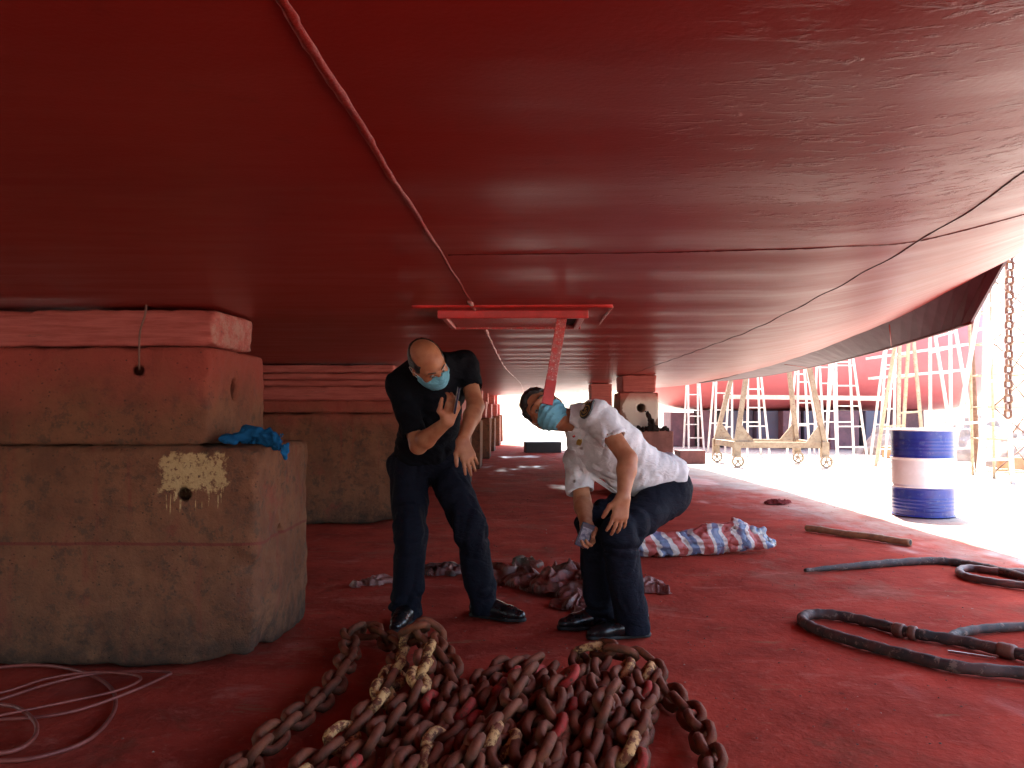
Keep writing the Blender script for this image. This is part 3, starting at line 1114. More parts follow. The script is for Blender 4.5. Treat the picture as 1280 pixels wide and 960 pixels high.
o = f.build("concrete_block", patch_block_mat(), None, (1.40, yb + 0.4, 0.82))
tag(o, "concrete block with round hole and white paint patch above the white shirt", "concrete block", "concrete blocks under the ship")
o = rough_block("timber_beam", 1.19, 1.615, yb + 0.05, yb + 0.75, 1.302, HZ - 0.004, M_TIMBER, 0.012, 0.0125, 0.005)
tag(o, "short pinkish timber on the block with the round hole", "timber", "timber packing under the hull")
f = Field((1.2, yb - 0.15, 0.6), (2.0, yb + 0.5, 1.1), 0.01)
f.cone(P(808, 515, 9.78), P(818, 534, 9.78), 0.03, 0.05, 0.04)
f.cone(P(786, 536, 9.8), P(834, 536, 9.8), 0.04, 0.035, 0.04)
f.cone(P(834, 536, 9.8), P(839, 549, 9.82), 0.03, 0.02, 0.03)
f.warp(lambda p: 0.02 * ridge(p * 16, 2))
o = f.build("dark_rag", M_DARKRAG)
tag(o, "black crumpled rag draped on the brown block below the round hole", "rag")
yb2 = 12.9
o = MB().box((1.2, yb2 + 0.4, 0.55), (0.55, 0.8, 1.1), None, 0.01).build("concrete_block", M_CONC, None, False, 0.02)
tag(o, "reddish block standing farther back left of the block with the hole", "concrete block", "concrete blocks under the ship")
o = MB().box((1.22, yb2 + 0.4, 1.306), (0.34, 0.6, HZ - 1.11), None, 0.008).build("timber_beam", M_TIMBER, None, False, 0.012)
tag(o, "red timber on the farther block left of the block with the hole", "timber", "timber packing under the hull")

# blue rag on the big block
f = Field((-1.5, 3.2, 0.6), (-0.95, 3.95, 1.15), 0.0065)
zt_ = 0.94
f.cone(P(285, 549, 3.36), P(318, 543, 3.42), 0.030, 0.045, 0.03)
f.cone(P(310, 540, 3.42), P(345, 550, 3.40), 0.045, 0.036, 0.03)
f.cone(P(340, 549, 3.38), P(356, 562, 3.33), 0.030, 0.022, 0.03)
f.cone(P(355, 560, 3.33), P(357, 573, 3.33), 0.021, 0.019, 0.02)
f.cone(P(278, 553, 3.34), P(292, 552, 3.34), 0.012, 0.02, 0.03)
f.warp(lambda p: 0.014 * ridge(p * np.array([26, 22, 20]) + 1.5 * vnoise(p * 12)[:, None], 2) + 0.004 * ridge(p * 60, 1))
f.rbox(((-1.13 - 3.3) / 2, (YF + 4.03) / 2, 0.4625), AX, (2.17 + 0.0, 0.75, 0.932), 0.03, 0.004, True)
o = f.build("blue_rag", M_RAG)
tag(o, "crumpled blue rag on the corner of the big concrete block", "rag")

# ------------------------------------------------------------------ loose stuff on the floor
def rag_heap(name, mat, items, amp, freq, h, label, cat, group=None, sheet=None):
    """a crumpled sheet lying on the floor; items: (px, py, radius, height factor)"""
    pts = [(G(a, b), r, hf) for a, b, r, hf in items]
    n = len(pts)
    for i in range(n - 1):
        (p, r, hf), (q, r2, h2) = pts[i], pts[i + 1]
        pts.append(((p + q) / 2, (r + r2) * 0.5, (hf + h2) / 2))
    lo = np.min([list(p - Vector((r, r, 0)) * 1.6) for p, r, hf in pts], 0)
    hi = np.max([list(p + Vector((r, r, 0)) * 1.6) for p, r, hf in pts], 0)
    xs = np.arange(lo[0], hi[0], h * 0.8)
    ys_ = np.arange(lo[1], hi[1], h * 0.8)
    X, Y = np.meshgrid(xs, ys_, indexing='ij')
    q3 = np.stack([X, Y, X * 0 + lo[0]], -1)
    m = np.zeros_like(X)
    for p, r, hf in pts:
        d2 = ((X - p.x) / (r * 1.25)) ** 2 + ((Y - p.y) / (r * 1.25)) ** 2
        m = np.maximum(m, r * hf * np.clip(1 - d2, 0, 1) ** 0.6)
    edge = m + 0.022 * fbm(q3 * 9, 3)
    wv = np.stack([vnoise(q3 * freq * 0.5 + 5), vnoise(q3 * freq * 0.5 + 11), vnoise(q3 * 3)], -1)
    fold = 1 - np.abs(vnoise(q3 * freq * 0.55 + wv * 1.3)) * 1.6
    fold2 = 1 - np.abs(vnoise(q3 * freq * 1.25 + wv * 1.6 + 20)) * 1.6
    Z = m * (0.30 + 0.62 * fold + 0.30 * fold2) + amp * 0.45 * fold2 * np.clip(m / 0.02, 0, 1) + 0.004
    Z = np.maximum(Z, 0.002)
    jx, jy = vnoise(q3 * 30 + 3), vnoise(q3 * 30 + 8)
    X = X + h * 0.9 * jx + 0.02 * vnoise(q3 * 9 + 2)
    Y = Y + h * 0.9 * jy + 0.02 * vnoise(q3 * 9 + 6)
    keep = edge > 0.016
    Z = np.where(edge < 0.024, 0.003, Z)
    nx, ny = X.shape
    idx = np.arange(nx * ny).reshape(nx, ny)
    kk = keep[:-1, :-1] & keep[1:, :-1] & keep[1:, 1:] & keep[:-1, 1:]
    # keep only the largest connected patch
    lab = np.where(kk, np.arange(kk.size).reshape(kk.shape), -1)
    for _ in range(400):
        pad = np.pad(lab, 1, constant_values=-1)
        nb = np.maximum.reduce([pad[1:-1, 1:-1], pad[:-2, 1:-1], pad[2:, 1:-1], pad[1:-1, :-2], pad[1:-1, 2:]])
        nl_ = np.where(kk, nb, -1)
        if (nl_ == lab).all():
            break
        lab = nl_
    vals, cnt = np.unique(lab[lab >= 0], return_counts=True)
    kk = lab == vals[np.argmax(cnt)]
    f4 = np.stack([idx[:-1, :-1], idx[1:, :-1], idx[1:, 1:], idx[:-1, 1:]], -1)[kk]
    used, inv = np.unique(f4, return_inverse=True)
    o0 = pts[0][0]
    co = np.stack([X - o0.x, Y - o0.y, Z], -1).reshape(-1, 3)[used]
    me_ = bpy.data.meshes.new(name)
    tri = inv.reshape(-1, 4)
    me_.from_pydata(co.tolist(), [], tri.tolist())
    me_.polygons.foreach_set("use_smooth", [True] * len(me_.polygons))
    me_.materials.append(mat)
    o = link(bpy.data.objects.new(name, me_))
    o.location = (o0.x, o0.y, 0)
    tag(o, label, cat, group)
    return o


GR = "crumpled plastic sheets on the red floor"
rag_heap("plastic_sheet", M_TARP, [(690, 740, 0.12, 0.8), (712, 730, 0.15, 0.95), (738, 738, 0.13, 0.8), (712, 757, 0.10, 0.5)], 0.030, 15, 0.009,
         "crumpled red stained plastic sheet in front of the bent man's shoes", "plastic sheet", GR)
rag_heap("plastic_sheet", M_TARP2, [(728, 752, 0.07, 0.8), (745, 765, 0.07, 0.5), (700, 765, 0.05, 0.5)], 0.024, 19, 0.008,
         "pale crumpled plastic sheet beside the bent man's shoe", "plastic sheet", GR)
rag_heap("plastic_sheet", M_TARP2, [(808, 735, 0.09, 0.6), (832, 742, 0.07, 0.45), (846, 745, 0.04, 0.4)], 0.024, 19, 0.008,
         "pale torn plastic sheet behind the bent man's legs below the striped sheet", "plastic sheet", GR)
rag_heap("plastic_sheet", M_TARP, [(618, 722, 0.11, 0.7), (648, 726, 0.14, 0.6), (668, 738, 0.09, 0.5)], 0.026, 16, 0.009,
         "shiny red crumpled sheet between the two men", "plastic sheet", GR)
rag_heap("plastic_sheet", M_TARPG, [(652, 706, 0.06, 0.8), (668, 708, 0.06, 0.7)], 0.022, 19, 0.009,
         "small greenish crumpled sheet on the floor between the two men", "plastic sheet", GR)
rag_heap("plastic_sheet", M_TARPD, [(540, 716, 0.10, 0.5), (562, 716, 0.10, 0.5), (578, 740, 0.08, 0.5)], 0.022, 16, 0.009,
         "dark crumpled sheet between the standing man's legs", "plastic sheet", GR)
rag_heap("plastic_sheet", M_TARP2, [(455, 732, 0.08, 0.4), (474, 728, 0.08, 0.45)], 0.022, 18, 0.009,
         "dull crumpled sheet left of the standing man near the block", "plastic sheet", GR)
rag_heap("plastic_sheet", M_TARPB, [(585, 762, 0.06, 0.4), (604, 766, 0.07, 0.25), (630, 768, 0.05, 0.2)], 0.014, 24, 0.006,
         "pale blue plastic sheet under the standing man's shoe", "plastic sheet", GR)
rag_heap("red_rag", M_REDRAG, [(968, 630, 0.09, 0.5), (978, 629, 0.10, 0.45), (992, 630, 0.05, 0.3)], 0.02, 18, 0.012,
         "dull red rag lying at the edge of the bright ground", "rag")

# striped sheet rolled up behind the bent man
a, b = G(806, 700), G(966, 690)
a.y += 0.12
ctr = (a + b) / 2
ctr.z = 0
L = (b - a).length
ang = math.atan2(b.y - a.y, b.x - a.x)
f = Field((-L / 2 - 0.15, -0.25, -0.03), (L / 2 + 0.15, 0.25, 0.36), 0.009)
for (x0, x1, r0, r1, z0, z1) in ((-0.5, -0.28, 0.11, 0.095, 0.095, 0.085), (-0.28, 0.0, 0.095, 0.11, 0.085, 0.10), (0.0, 0.22, 0.11, 0.125, 0.10, 0.12), (0.22, 0.38, 0.125, 0.075, 0.13, 0.09), (0.38, 0.47, 0.07, 0.04, 0.085, 0.055)):
    f.cone((x0 * L, 0.02 * math.sin(9 * x0), z0), (x1 * L, 0.02 * math.sin(9 * x1), z1), r0, r1, 0.04)
f.warp(lambda p: 0.016 * ridge(p * np.array([7, 15, 13]) + 1.0 * vnoise(p * 6)[:, None], 2) + 0.006 * ridge(p * np.array([22, 40, 40]), 1))
f.cut((0, 0, 0.003), (0, 0, -1))
f.d[:, :, 0] = 0.1
st = f.build("striped_sheet", M_STRIPE)
st.location = ctr
st.rotation_euler = (0, 0, ang)
tag(st, "red white and blue striped plastic sheet bundled behind the bent man", "plastic sheet")
f = Field((L * 0.28, -0.2, -0.02), (L / 2 + 0.15, 0.2, 0.32), 0.008)
f.cone((0.33 * L, -0.02, 0.16), (0.44 * L, 0.0, 0.17), 0.05, 0.02, 0.02)
f.cone((0.38 * L, 0.0, 0.12), (0.5 * L, 0.0, 0.06), 0.06, 0.035, 0.03)
f.warp(lambda p: 0.014 * ridge(p * 20, 2))
f.cut((0, 0, 0.003), (0, 0, -1))
e1 = f.build("sheet_lining", simple("sheet_lining", (0.40, 0.36, 0.31), (0.07, 0.17, 0.33), 9, 0.5, 0.6, 40, c3=(0.12, 0.09, 0.07)), st)

# bamboo pole, hoses, cables
pa, pb = G(1008, 660, 0.032), G(1138, 678, 0.032)
m = MB()
pts, rs = [], []
for t in range(41):
    q = pa.lerp(pb, t / 40)
    q.z += 0.003 * math.sin(t * 0.3)
    pts.append(q)
    rs.append(0.029 + (0.005 if t % 12 == 6 else 0) + 0.001 * math.sin(t))
m.tube(pts, rs, 12)
o = m.build("bamboo_pole", M_BAMBOO, None, True)
tag(o, "brown bamboo pole lying on the red floor at the right", "pole")
MB().tube([pb - (pb - pa).normalized() * 0.002, pb + (pb - pa).normalized() * 0.001], 0.02, 12).build("pole_end", M_BLACK, o)


def hose(px, r, name, mat, z=None, taper=False, n=10):
    pts = []
    for q in px:
        zz = (q[2] if len(q) > 2 else 0) + r
        pts.append(G(q[0], q[1] , zz))
    sp = smooth_path(pts, n)
    rs = [r * (1 + 0.07 * math.sin(i * 1.3) + random.uniform(-0.04, 0.04)) for i in range(len(sp))]
    if taper:
        for i in range(min(18, len(rs))):
            rs[i] *= 0.45 + 0.55 * i / 18
    return MB().tube(sp, rs, 12).build(name, mat, None, True), sp


o, sp = hose([(1006, 713), (1050, 709), (1110, 704), (1160, 701), (1195, 703), (1240, 711), (1300, 726), (1380, 742)], 0.027, "rubber_hose", M_HOSE, None, True)
tag(o, "dark rubber hose with a tapered end, the farther hose on the right", "hose", "rubber hoses on the floor")
o, sp = hose([(1290, 733), (1240, 727), (1210, 721), (1199, 714), (1212, 710), (1250, 714), (1310, 716), (1400, 722)], 0.024, "rubber_hose", simple("red_dusted_rubber", (0.05, 0.022, 0.02), (0.13, 0.045, 0.035), 9, 0.55, 0.3, 70))
tag(o, "dull red rubber hose looped beside the tapered hose", "hose", "rubber hoses on the floor")
o, sp = hose([(1400, 868), (1290, 843), (1200, 834), (1130, 818), (1070, 802), (1025, 788), (1003, 776), (1012, 768), (1045, 769), (1090, 778), (1140, 791), (1200, 801), (1260, 814), (1400, 845)], 0.026, "rubber_hose", M_HOSE)
tag(o, "long black hose bent in a hairpin, the nearest hose on the right", "hose", "rubber hoses on the floor")
for (cx, cy, tx, ty) in ((1118, 786, 1130, 789), (1136, 790, 1146, 792), (1248, 811, 1270, 816)):
    a_, b_ = G(cx, cy, 0.027), G(tx, ty, 0.027)
    d_ = (b_ - a_)
    MB().tube([a_, a_ + d_ * 0.2, a_ + d_ * 0.8, b_], [0.030, 0.034, 0.034, 0.030], 12).build("hose_clamp", M_CLAMP, o, True)
o, sp = hose([(1188, 797), (1200, 791), (1230, 786), (1290, 783), (1400, 785)], 0.022, "rubber_hose", M_HOSE)
tag(o, "short grey black hose entering from the right above the hairpin hose", "hose", "rubber hoses on the floor")
rod = MB().tube([G(1185, 814, 0.006), G(1245, 823, 0.006)], 0.006, 6).build("thin_rod", M_METAL)
tag(rod, "thin pale rod lying inside the hairpin of the hose", "rod")


def cable(px, r, z=0.0):
    return smooth_path([G(a_, b_, r + z) for a_, b_ in px], 10)


c1 = cable([(-80, 848), (0, 834), (60, 832), (110, 842), (140, 862), (142, 890), (110, 925), (50, 946), (0, 951), (-60, 950)], 0.007)
c2 = cable([(-70, 900), (0, 899), (60, 895), (110, 884), (170, 862), (205, 846), (212, 841), (180, 839), (120, 842), (60, 855), (0, 874), (-70, 890)], 0.006, 0.010)
c3 = cable([(-60, 868), (0, 880), (25, 886), (45, 905), (40, 925), (10, 940), (-60, 945)], 0.007, 0.012)
c4 = cable([(-70, 874), (0, 866), (60, 848), (120, 840), (175, 846), (150, 862), (70, 880), (-70, 908)], 0.005, 0.02)
cb = empty("power_cable", (G(40, 890).x, G(40, 890).y, 0))
tag(cb, "thin red dusted cable lying in loose loops at the foot of the big block", "cable")
for c_, r_ in ((c1, 0.0075), (c2, 0.006), (c3, 0.0075), (c4, 0.005)):
    MB().tube(c_, r_, 7).build("cable_loop", M_CABLE, cb, True)
settle(cb)

# paint flakes and grit swept about on the floor
gm = MB()
rg = random.Random(5)
for _ in range(1300):
    y_ = 2.2 + 7.5 * rg.random() ** 1.4
    x_ = rg.uniform(-1.1, 3.6) if rg.random() < 0.6 else rg.gauss(0.3, 0.6)
    r_ = rg.uniform(0.002, 0.007) * (0.7 + 0.10 * y_)
    a_ = rg.uniform(0, 6.28)
    k_ = 5
    vs = [(x_ + r_ * rg.uniform(0.5, 1.2) * math.cos(a_ + 6.283 * i / k_), y_ + r_ * rg.uniform(0.5, 1.2) * math.sin(a_ + 6.283 * i / k_), 0.0035 + rg.uniform(0, 0.002)) for i in range(k_)]
    vs.append((x_, y_, 0.004 + r_ * rg.uniform(0.3, 0.8)))
    gm.add(vs, [(i, (i + 1) % k_, k_) for i in range(k_)])
o = gm.build("grit", simple("paint_grit", (0.30, 0.085, 0.055), (0.12, 0.05, 0.035), 3, 0.8, 0.2, 60, c3=(0.48, 0.34, 0.27)))
tag(o, kind="stuff")

# small scraps
for (px_, py_, sx, sy, mt, lab) in ((678, 559, 0.9, 0.5, M_BLACK, "low black timber on the floor beyond the men"),
                                    (865, 577, 0.52, 0.4, M_BRICK, "red brown baulk of timber on the bright ground by the trolley")):
    q = G(px_, py_ + (7 if mt is M_BLACK else 3))
    hgt = 0.27 if mt is M_BLACK else 0.27
    o = MB().box((q.x, q.y + sy / 2, hgt / 2), (sx, sy, hgt), Matrix.Rotation(0.12, 3, 'Z'), 0.008).build("timber_baulk", mt, None, False, 0.012)
    tag(o, lab, "timber")

# ------------------------------------------------------------------ anchor chain
LW, LL, LWID = 0.0160, 0.156, 0.102     # wire radius, length, width
PITCH_L = LL - 4 * LW - 0.002


def link_mesh(mat, seed, lumps=0.0):
    rnd = random.Random(seed)
    m = MB()
    ctr = []
    R = LWID / 2 - LW
    hx = LL / 2 - LWID / 2
    for k in range(6):
        a = -math.pi / 2 + math.pi * k / 5
        ctr.append(Vector((hx + R * math.cos(a), R * math.sin(a), 0)))
    for k in range(6):
        a = math.pi / 2 + math.pi * k / 5
        ctr.append(Vector((-hx + R * math.cos(a), R * math.sin(a), 0)))
    N = len(ctr)
    vs, fs = [], []
    nn = 7
    for i, p in enumerate(ctr):
        t = (ctr[(i + 1) % N] - ctr[i - 1]).normalized()
        s = t.cross(Vector((0, 0, 1)))
        for k in range(nn):
            a = 2 * math.pi * k / nn
            r = LW * (1 + rnd.uniform(-0.10, 0.10) + lumps * rnd.uniform(-0.3, 1))
            vs.append(p + (s * math.cos(a) + Vector((0, 0, 1)) * math.sin(a)) * r)
    for i in range(N):
        for k in range(nn):
            fs.append((i * nn + k, i * nn + (k + 1) % nn, ((i + 1) % N) * nn + (k + 1) % nn, ((i + 1) % N) * nn + k))
    m.add(vs, fs)
    o = m.build("link", mat, None, True)
    me_ = o.data
    bpy.data.objects.remove(o)
    return me_


LM = [link_mesh(M_CHAIN, s) for s in range(3)]
LMP = [link_mesh(M_CHAIN_P, 10, 0.25), link_mesh(M_CHAIN_P, 11, 0.3)]
LMR = [link_mesh(M_CHAIN_R, 20)]


def chain_root(label, at):
    r = empty("anchor_chain", (at.x, at.y, 0))
    tag(r, label, "chain", "anchor chain heaped on the floor")
    return r


def run(root, px, lift=0.0, paint=None, seed=0):
    """one length of chain laid through floor points seen at px"""
    rnd = random.Random(seed)
    pts = []
    for q in px:
        zz = 0.045 + lift + (q[2] if len(q) > 2 else 0)
        pts.append(G(q[0], q[1], zz))
    sp = smooth_path(pts, 16)
    L = [0]
    for a_, b_ in zip(sp[:-1], sp[1:]):
        L.append(L[-1] + (b_ - a_).length)
    n = int(L[-1] / PITCH_L)
    roll0 = rnd.choice((0.55, 0.8, 1.0))
    for i in range(n):
        s0, s1 = i * PITCH_L, (i + 1) * PITCH_L

        def at(s):
            k = min(max(int(np.searchsorted(L, s)) - 1, 0), len(sp) - 2)
            t = (s - L[k]) / max(L[k + 1] - L[k], 1e-6)
            return sp[k].lerp(sp[k + 1], t)
        a_, b_ = at(s0), at(s1)
        d_ = (b_ - a_).normalized()
        d_ = (d_ + Vector((rnd.uniform(-.14, .14), rnd.uniform(-.14, .14), rnd.uniform(-.12, .12)))).normalized()
        s_ = d_.cross(Vector((0, 0, 1))).normalized()
        u_ = s_.cross(d_)
        roll = (roll0 if i % 2 else roll0 - math.pi / 2) + rnd.uniform(-0.2, 0.2)
        y_ = s_ * math.cos(roll) + u_ * math.sin(roll)
        z_ = d_.cross(y_)
        me_ = rnd.choice(LM)
        if paint and rnd.random() < paint(i, n):
            me_ = rnd.choice(LMP)
        elif paint and rnd.random() < 0.06:
            me_ = LMR[0]
        o = bpy.data.objects.new("link", me_)
        c = (a_ + b_) / 2
        M4 = Matrix((d_, y_, z_)).transposed().to_4x4()
        M4.translation = c + Vector((0, 0, rnd.uniform(-0.004, 0.012))) - root.location
        COL.objects.link(o)
        o.parent = root
        o.matrix_local = M4
    return n


nl = 0
r = chain_root("dark rusty chain in a single line on the left of the heap", G(400, 870))
nl += run(r, [(500, 812), (478, 797), (458, 790), (438, 796), (438, 815), (428, 838), (411, 862), (383, 890), (347, 919), (310, 952), (262, 996), (215, 1040)], 0, None, 1)
r = chain_root("chain length with peeling cream and red paint beside the single line", G(450, 900))
nl += run(r, [(500, 820), (494, 838, .02), (486, 855, .02), (470, 882, .015), (440, 915, .01), (397, 950), (350, 990), (300, 1035)], 0.01, lambda i, n: 0.6, 2)
nl += run(r, [(535, 815, .05), (528, 838, .05), (520, 862, .03), (505, 888, .0), (478, 918), (445, 950), (400, 995)], 0.015, lambda i, n: 0.75 if i < 4 else 0.0, 3)
r = chain_root("coiled end of the chain standing up behind the painted length", G(530, 800))
nl += run(r, [(508, 806, .02), (510, 793, .09), (524, 787, .11), (538, 789, .10), (549, 800, .07), (557, 824, .02), (556, 850, .0), (548, 876), (530, 905), (505, 940), (470, 985)], 0.01, lambda i, n: 0.5 if i < 2 else 0.0, 4)
nl += run(r, [(513, 800, .03), (528, 803, .05), (545, 812, .05), (562, 835, .02), (570, 860), (560, 890), (535, 925), (505, 970)], 0.01, None, 5)
r = chain_root("folded rows of rusty chain filling the middle of the heap", G(640, 890))
rowspx = [
    [(655, 826), (630, 836), (607, 848), (590, 872), (578, 900), (556, 935), (530, 975), (500, 1020)],
    [(672, 827), (650, 838), (632, 852), (616, 878), (600, 905), (584, 940), (558, 985)],
    [(662, 842, .03), (648, 862, .04), (640, 888, .03), (622, 915, .02), (604, 945), (585, 990)],
    [(690, 836, .01), (672, 855, .02), (662, 880, .02), (650, 905, .02), (632, 938, .01), (612, 985)],
    [(680, 852), (690, 872, .02), (676, 900, .02), (664, 925), (650, 955), (630, 1005)],
    [(712, 846, .05), (700, 862, .05), (688, 885, .03), (694, 910, .02), (680, 938, .02), (664, 985)],
    [(722, 872), (708, 895), (700, 918), (688, 950), (676, 1000)],
    [(600, 862, .01), (582, 888), (560, 915, .02), (535, 950), (505, 1000)],
    [(620, 905, .03), (600, 932, .03), (575, 970, .02), (545, 1015)],
]
for i, px in enumerate(rowspx):
    nl += run(r, px, 0.012 * (i % 3), (lambda i, n: 0.05), 20 + i)
r = chain_root("hooped rows of rusty chain on the right side of the heap", G(770, 880))
rowspx = [
    [(722, 835), (728, 820, .02), (742, 815, .03), (760, 814, .06), (782, 820, .05), (806, 833, .02), (820, 848, .0)],
    [(722, 842), (718, 858), (714, 880), (704, 905), (692, 938), (676, 990)],
    [(752, 828, .02), (748, 850, .02), (746, 868, .02), (732, 892, .02), (724, 918, .02), (712, 945), (698, 990)],
    [(765, 862, .06), (758, 882, .06), (752, 905, .04), (742, 930, .02), (733, 955), (718, 1000)],
    [(782, 836, .02), (776, 855, .02), (782, 872, .01), (772, 892, .03), (760, 915, .02), (752, 942), (740, 990)],
    [(808, 842), (802, 860), (806, 878, .01), (800, 900, .03), (790, 922, .03), (780, 948, .01), (765, 990)],
    [(820, 850), (812, 872), (802, 905), (796, 940), (790, 985)],
]
for i, px in enumerate(rowspx):
    nl += run(r, px, 0.012 * (i % 2), (lambda i, n: 0.07), 40 + i)
r = chain_root("single line of chain trailing off to the right of the heap", G(870, 910))
nl += run(r, [(815, 838, .02), (828, 858), (846, 874), (864, 893), (876, 918), (888, 944), (896, 975), (900, 1020)], 0, None, 60)
print("links", nl)

# ------------------------------------------------------------------ drum
dc = G(1171, 648)
dc.y += 0.27
DR, DH = 0.29, 0.88
drum = empty("steel_drum", (dc.x, dc.y, 0.003))
tag(drum, "blue steel drum with a white band standing at the shadow edge", "drum")


def ribs(z0, z1, ribz, r=DR):
    pr = []
    n = 40
    for i in range(n + 1):
        z = z0 + (z1 - z0) * i / n
        b = sum(a_ * math.exp(-((z - q) / w_) ** 2) for q, a_, w_ in ribz)
        pr.append((r + b, z))
    return pr


small = [(q, 0.0035, 0.008) for q in (0.07, 0.105, 0.14, 0.175, 0.66, 0.695, 0.73, 0.765)]
small += [(0.295, 0.012, 0.014), (0.588, 0.012, 0.014)]
for nm, z0, z1, mt in (("drum_shell", 0.012, 0.29, M_BLUE), ("white_band", 0.29, 0.592, M_WHITE), ("drum_shell", 0.592, 0.868, M_BLUE)):
    MB().lathe(ribs(z0, z1, small), (0, 0, 0), None, 48).build(nm, mt, drum, True)
MB().lathe([(DR + 0.006, 0.862), (DR + 0.010, 0.87), (DR + 0.006, 0.88), (DR - 0.012, 0.88), (DR - 0.014, 0.868)], (0, 0, 0), None, 48).build("top_rim", M_WHITE, drum, True)
MB().lathe([(DR + 0.006, 0.0), (DR + 0.009, 0.008), (DR + 0.005, 0.016)], (0, 0, 0), None, 48).build("bottom_rim", M_BLUE, drum, True)
MB().lathe([(0.03, 0.867), (0.03, 0.876), (0.02, 0.878)], (0.17, 0.02, 0), None, 16).build("bung", M_METAL, drum, True)

# ------------------------------------------------------------------ ladders, scaffolds and the trolley outside
LG = "white steel trestle ladders in front of the far ship"


def trestle(bl, br, tl, tr_, d, rung_n, mat, label, name="trestle_ladder", depth=0.7, w_=0.045, group=LG, cat="ladder", brace=False, thin=False):
    """an A shaped trestle: px of the feet (bl, br) and the tops (tl, tr_) at distance d, two leaning frames"""
    A0, B0 = P(*bl, d), P(*br, d)
    zb = 0.0
    A0.z = B0.z = zb
    A1, B1 = P(*tl, d), P(*tr_, d)
    mid = (A0 + B0) / 2
    root = empty(name, (mid.x, mid.y, 0))
    tag(root, label, cat, group)
    lean = Vector((0, depth / 2, 0))
    for k, sgn in enumerate((0, 1)):
        off = lean * (2 * sgn)
        topoff = lean
        a0, b0 = A0 + off, B0 + off
        a1, b1 = A1 + topoff + lean * (0.12 * (2 * sgn - 1)), B1 + topoff + lean * (0.12 * (2 * sgn - 1))
        MB().bar(a0, a1, w_, w_ * 0.7, (0, 1, 0)).build("rail", mat, root)
        MB().bar(b0, b1, w_, w_ * 0.7, (0, 1, 0)).build("rail", mat, root)
        nr = max(4, int(rung_n * 0.72)) if k == 0 else 2
        for i in range(nr):
            t = (i + 0.6) / nr
            MB().bar(a0.lerp(a1, t), b0.lerp(b1, t), w_ * 0.8, w_ * 0.6).build("rung", mat, root)
    settle(root)
    return root


T = trestle
T((893, 553), (915, 553), (900, 440), (919, 440), 19.0, 9, M_LADDER, "narrow white ladder leftmost behind the wheeled trolley")
T((934, 555), (962, 555), (940, 430), (952, 430), 18.2, 9, M_LADDER, "white tapering ladder seen through the left half of the trolley")
T((996, 556), (1026, 556), (1004, 440), (1012, 440), 17.6, 8, M_LADDER, "narrow white A shaped ladder seen through the right half of the trolley")
T((1047, 561), (1084, 561), (1051, 420), (1070, 420), 17.0, 9, M_LADDER, "tall white ladder with many rungs right of the trolley")
T((1031, 560), (1046, 560), (1029, 430), (1046, 430), 18.4, 5, M_LADDER, "white upright frame touching the tall many rung ladder")
T((1098, 562), (1117, 562), (1113, 425), (1124, 425), 16.4, 9, M_LADDER, "thin white ladder leaning right between the tall ladder and the scaffold", depth=0.4)
T((861, 555), (880, 555), (863, 455), (876, 455), 20.5, 6, M_LADDER, "small white stand left of the trolley above the red baulk")

SG = "scaffold frames at the right by the drum"
T((1122, 566), (1156, 566), (1138, 410), (1154, 405), 14.0, 6, M_PALE, "faded yellow scaffold frame rising behind the left half of the drum", "scaffold_tower", 0.9, 0.055, SG, "scaffold")
T((1228, 592), (1266, 600), (1252, 360), (1272, 350), 11.4, 7, M_LADDER, "pale scaffold frame at the right edge of the picture beyond the drum", "scaffold_tower", 0.9, 0.055, SG, "scaffold")
T((1196, 570), (1224, 570), (1181, 400), (1207, 392), 13.6, 6, M_LADDER, "leaning pale scaffold frame behind the right half of the drum", "scaffold_tower", 0.9, 0.05, SG, "scaffold")
PG = "steel poles among the scaffold frames"
for (a_, b_, d_, r_, mt, lab) in (((1188, 566), (1187, 330), 14.5, 0.028, M_RUST, "thin brown upright pole above the middle of the drum"),
                                  ((1222, 572), (1208, 300), 13.2, 0.045, M_RUST, "thick rusty pole leaning left just right of the drum"),
                                  ):
    A0 = P(*a_, d_)
    A0.z = 0
    A1 = P(*b_, d_)
    o = MB().tube([A0, A1], r_, 8).build("steel_pole", mt, None, True)
    tag(o, lab, "pole", PG)
for (a_, b_, d_, lab) in (((1085, 448), (1212, 430), 15.5, "upper white plank across the scaffold"), ((1088, 473), (1210, 462), 15.6, "lower white plank across the scaffold")):
    o = MB().bar(P(*a_, d_), P(*b_, d_), 0.2, 0.05).build("scaffold_plank", M_LADDER)
    tag(o, lab + " behind the blue drum", "plank", "planks across the scaffold")
o = MB().bar(P(905, 496, 18.9), P(1105, 498, 16.8), 0.12, 0.10).build("scaffold_plank", M_LADDER)
tag(o, "long white plank resting across the ladders behind the trolley", "plank", "planks across the scaffold")

# hanging hoist chain at the far right: links twisted in a column
hc = empty("hoist_chain", P(1262, 520, 10.6))
tag(hc, "dark chain hanging in a column beside the pale frame at the right edge", "chain")
hl = MB()
lk = link_mesh(M_RUST, 77)
top, bot = P(1263, 300, 10.6), P(1260, 522, 10.6)
NH = 24
for i in range(NH):
    o = bpy.data.objects.new("link", lk)
    COL.objects.link(o)
    o.parent = hc
    q = bot.lerp(top, (i + 0.5) / NH) - hc.location
    M4 = Matrix.Translation(q) @ Matrix.Rotation(math.pi / 2 * (i % 2) + 0.5, 4, 'Z') @ Matrix.Rotation(math.pi / 2, 4, 'Y') @ Matrix.Diagonal((0.95, 1.25, 1.25, 1))
    o.matrix_local = M4
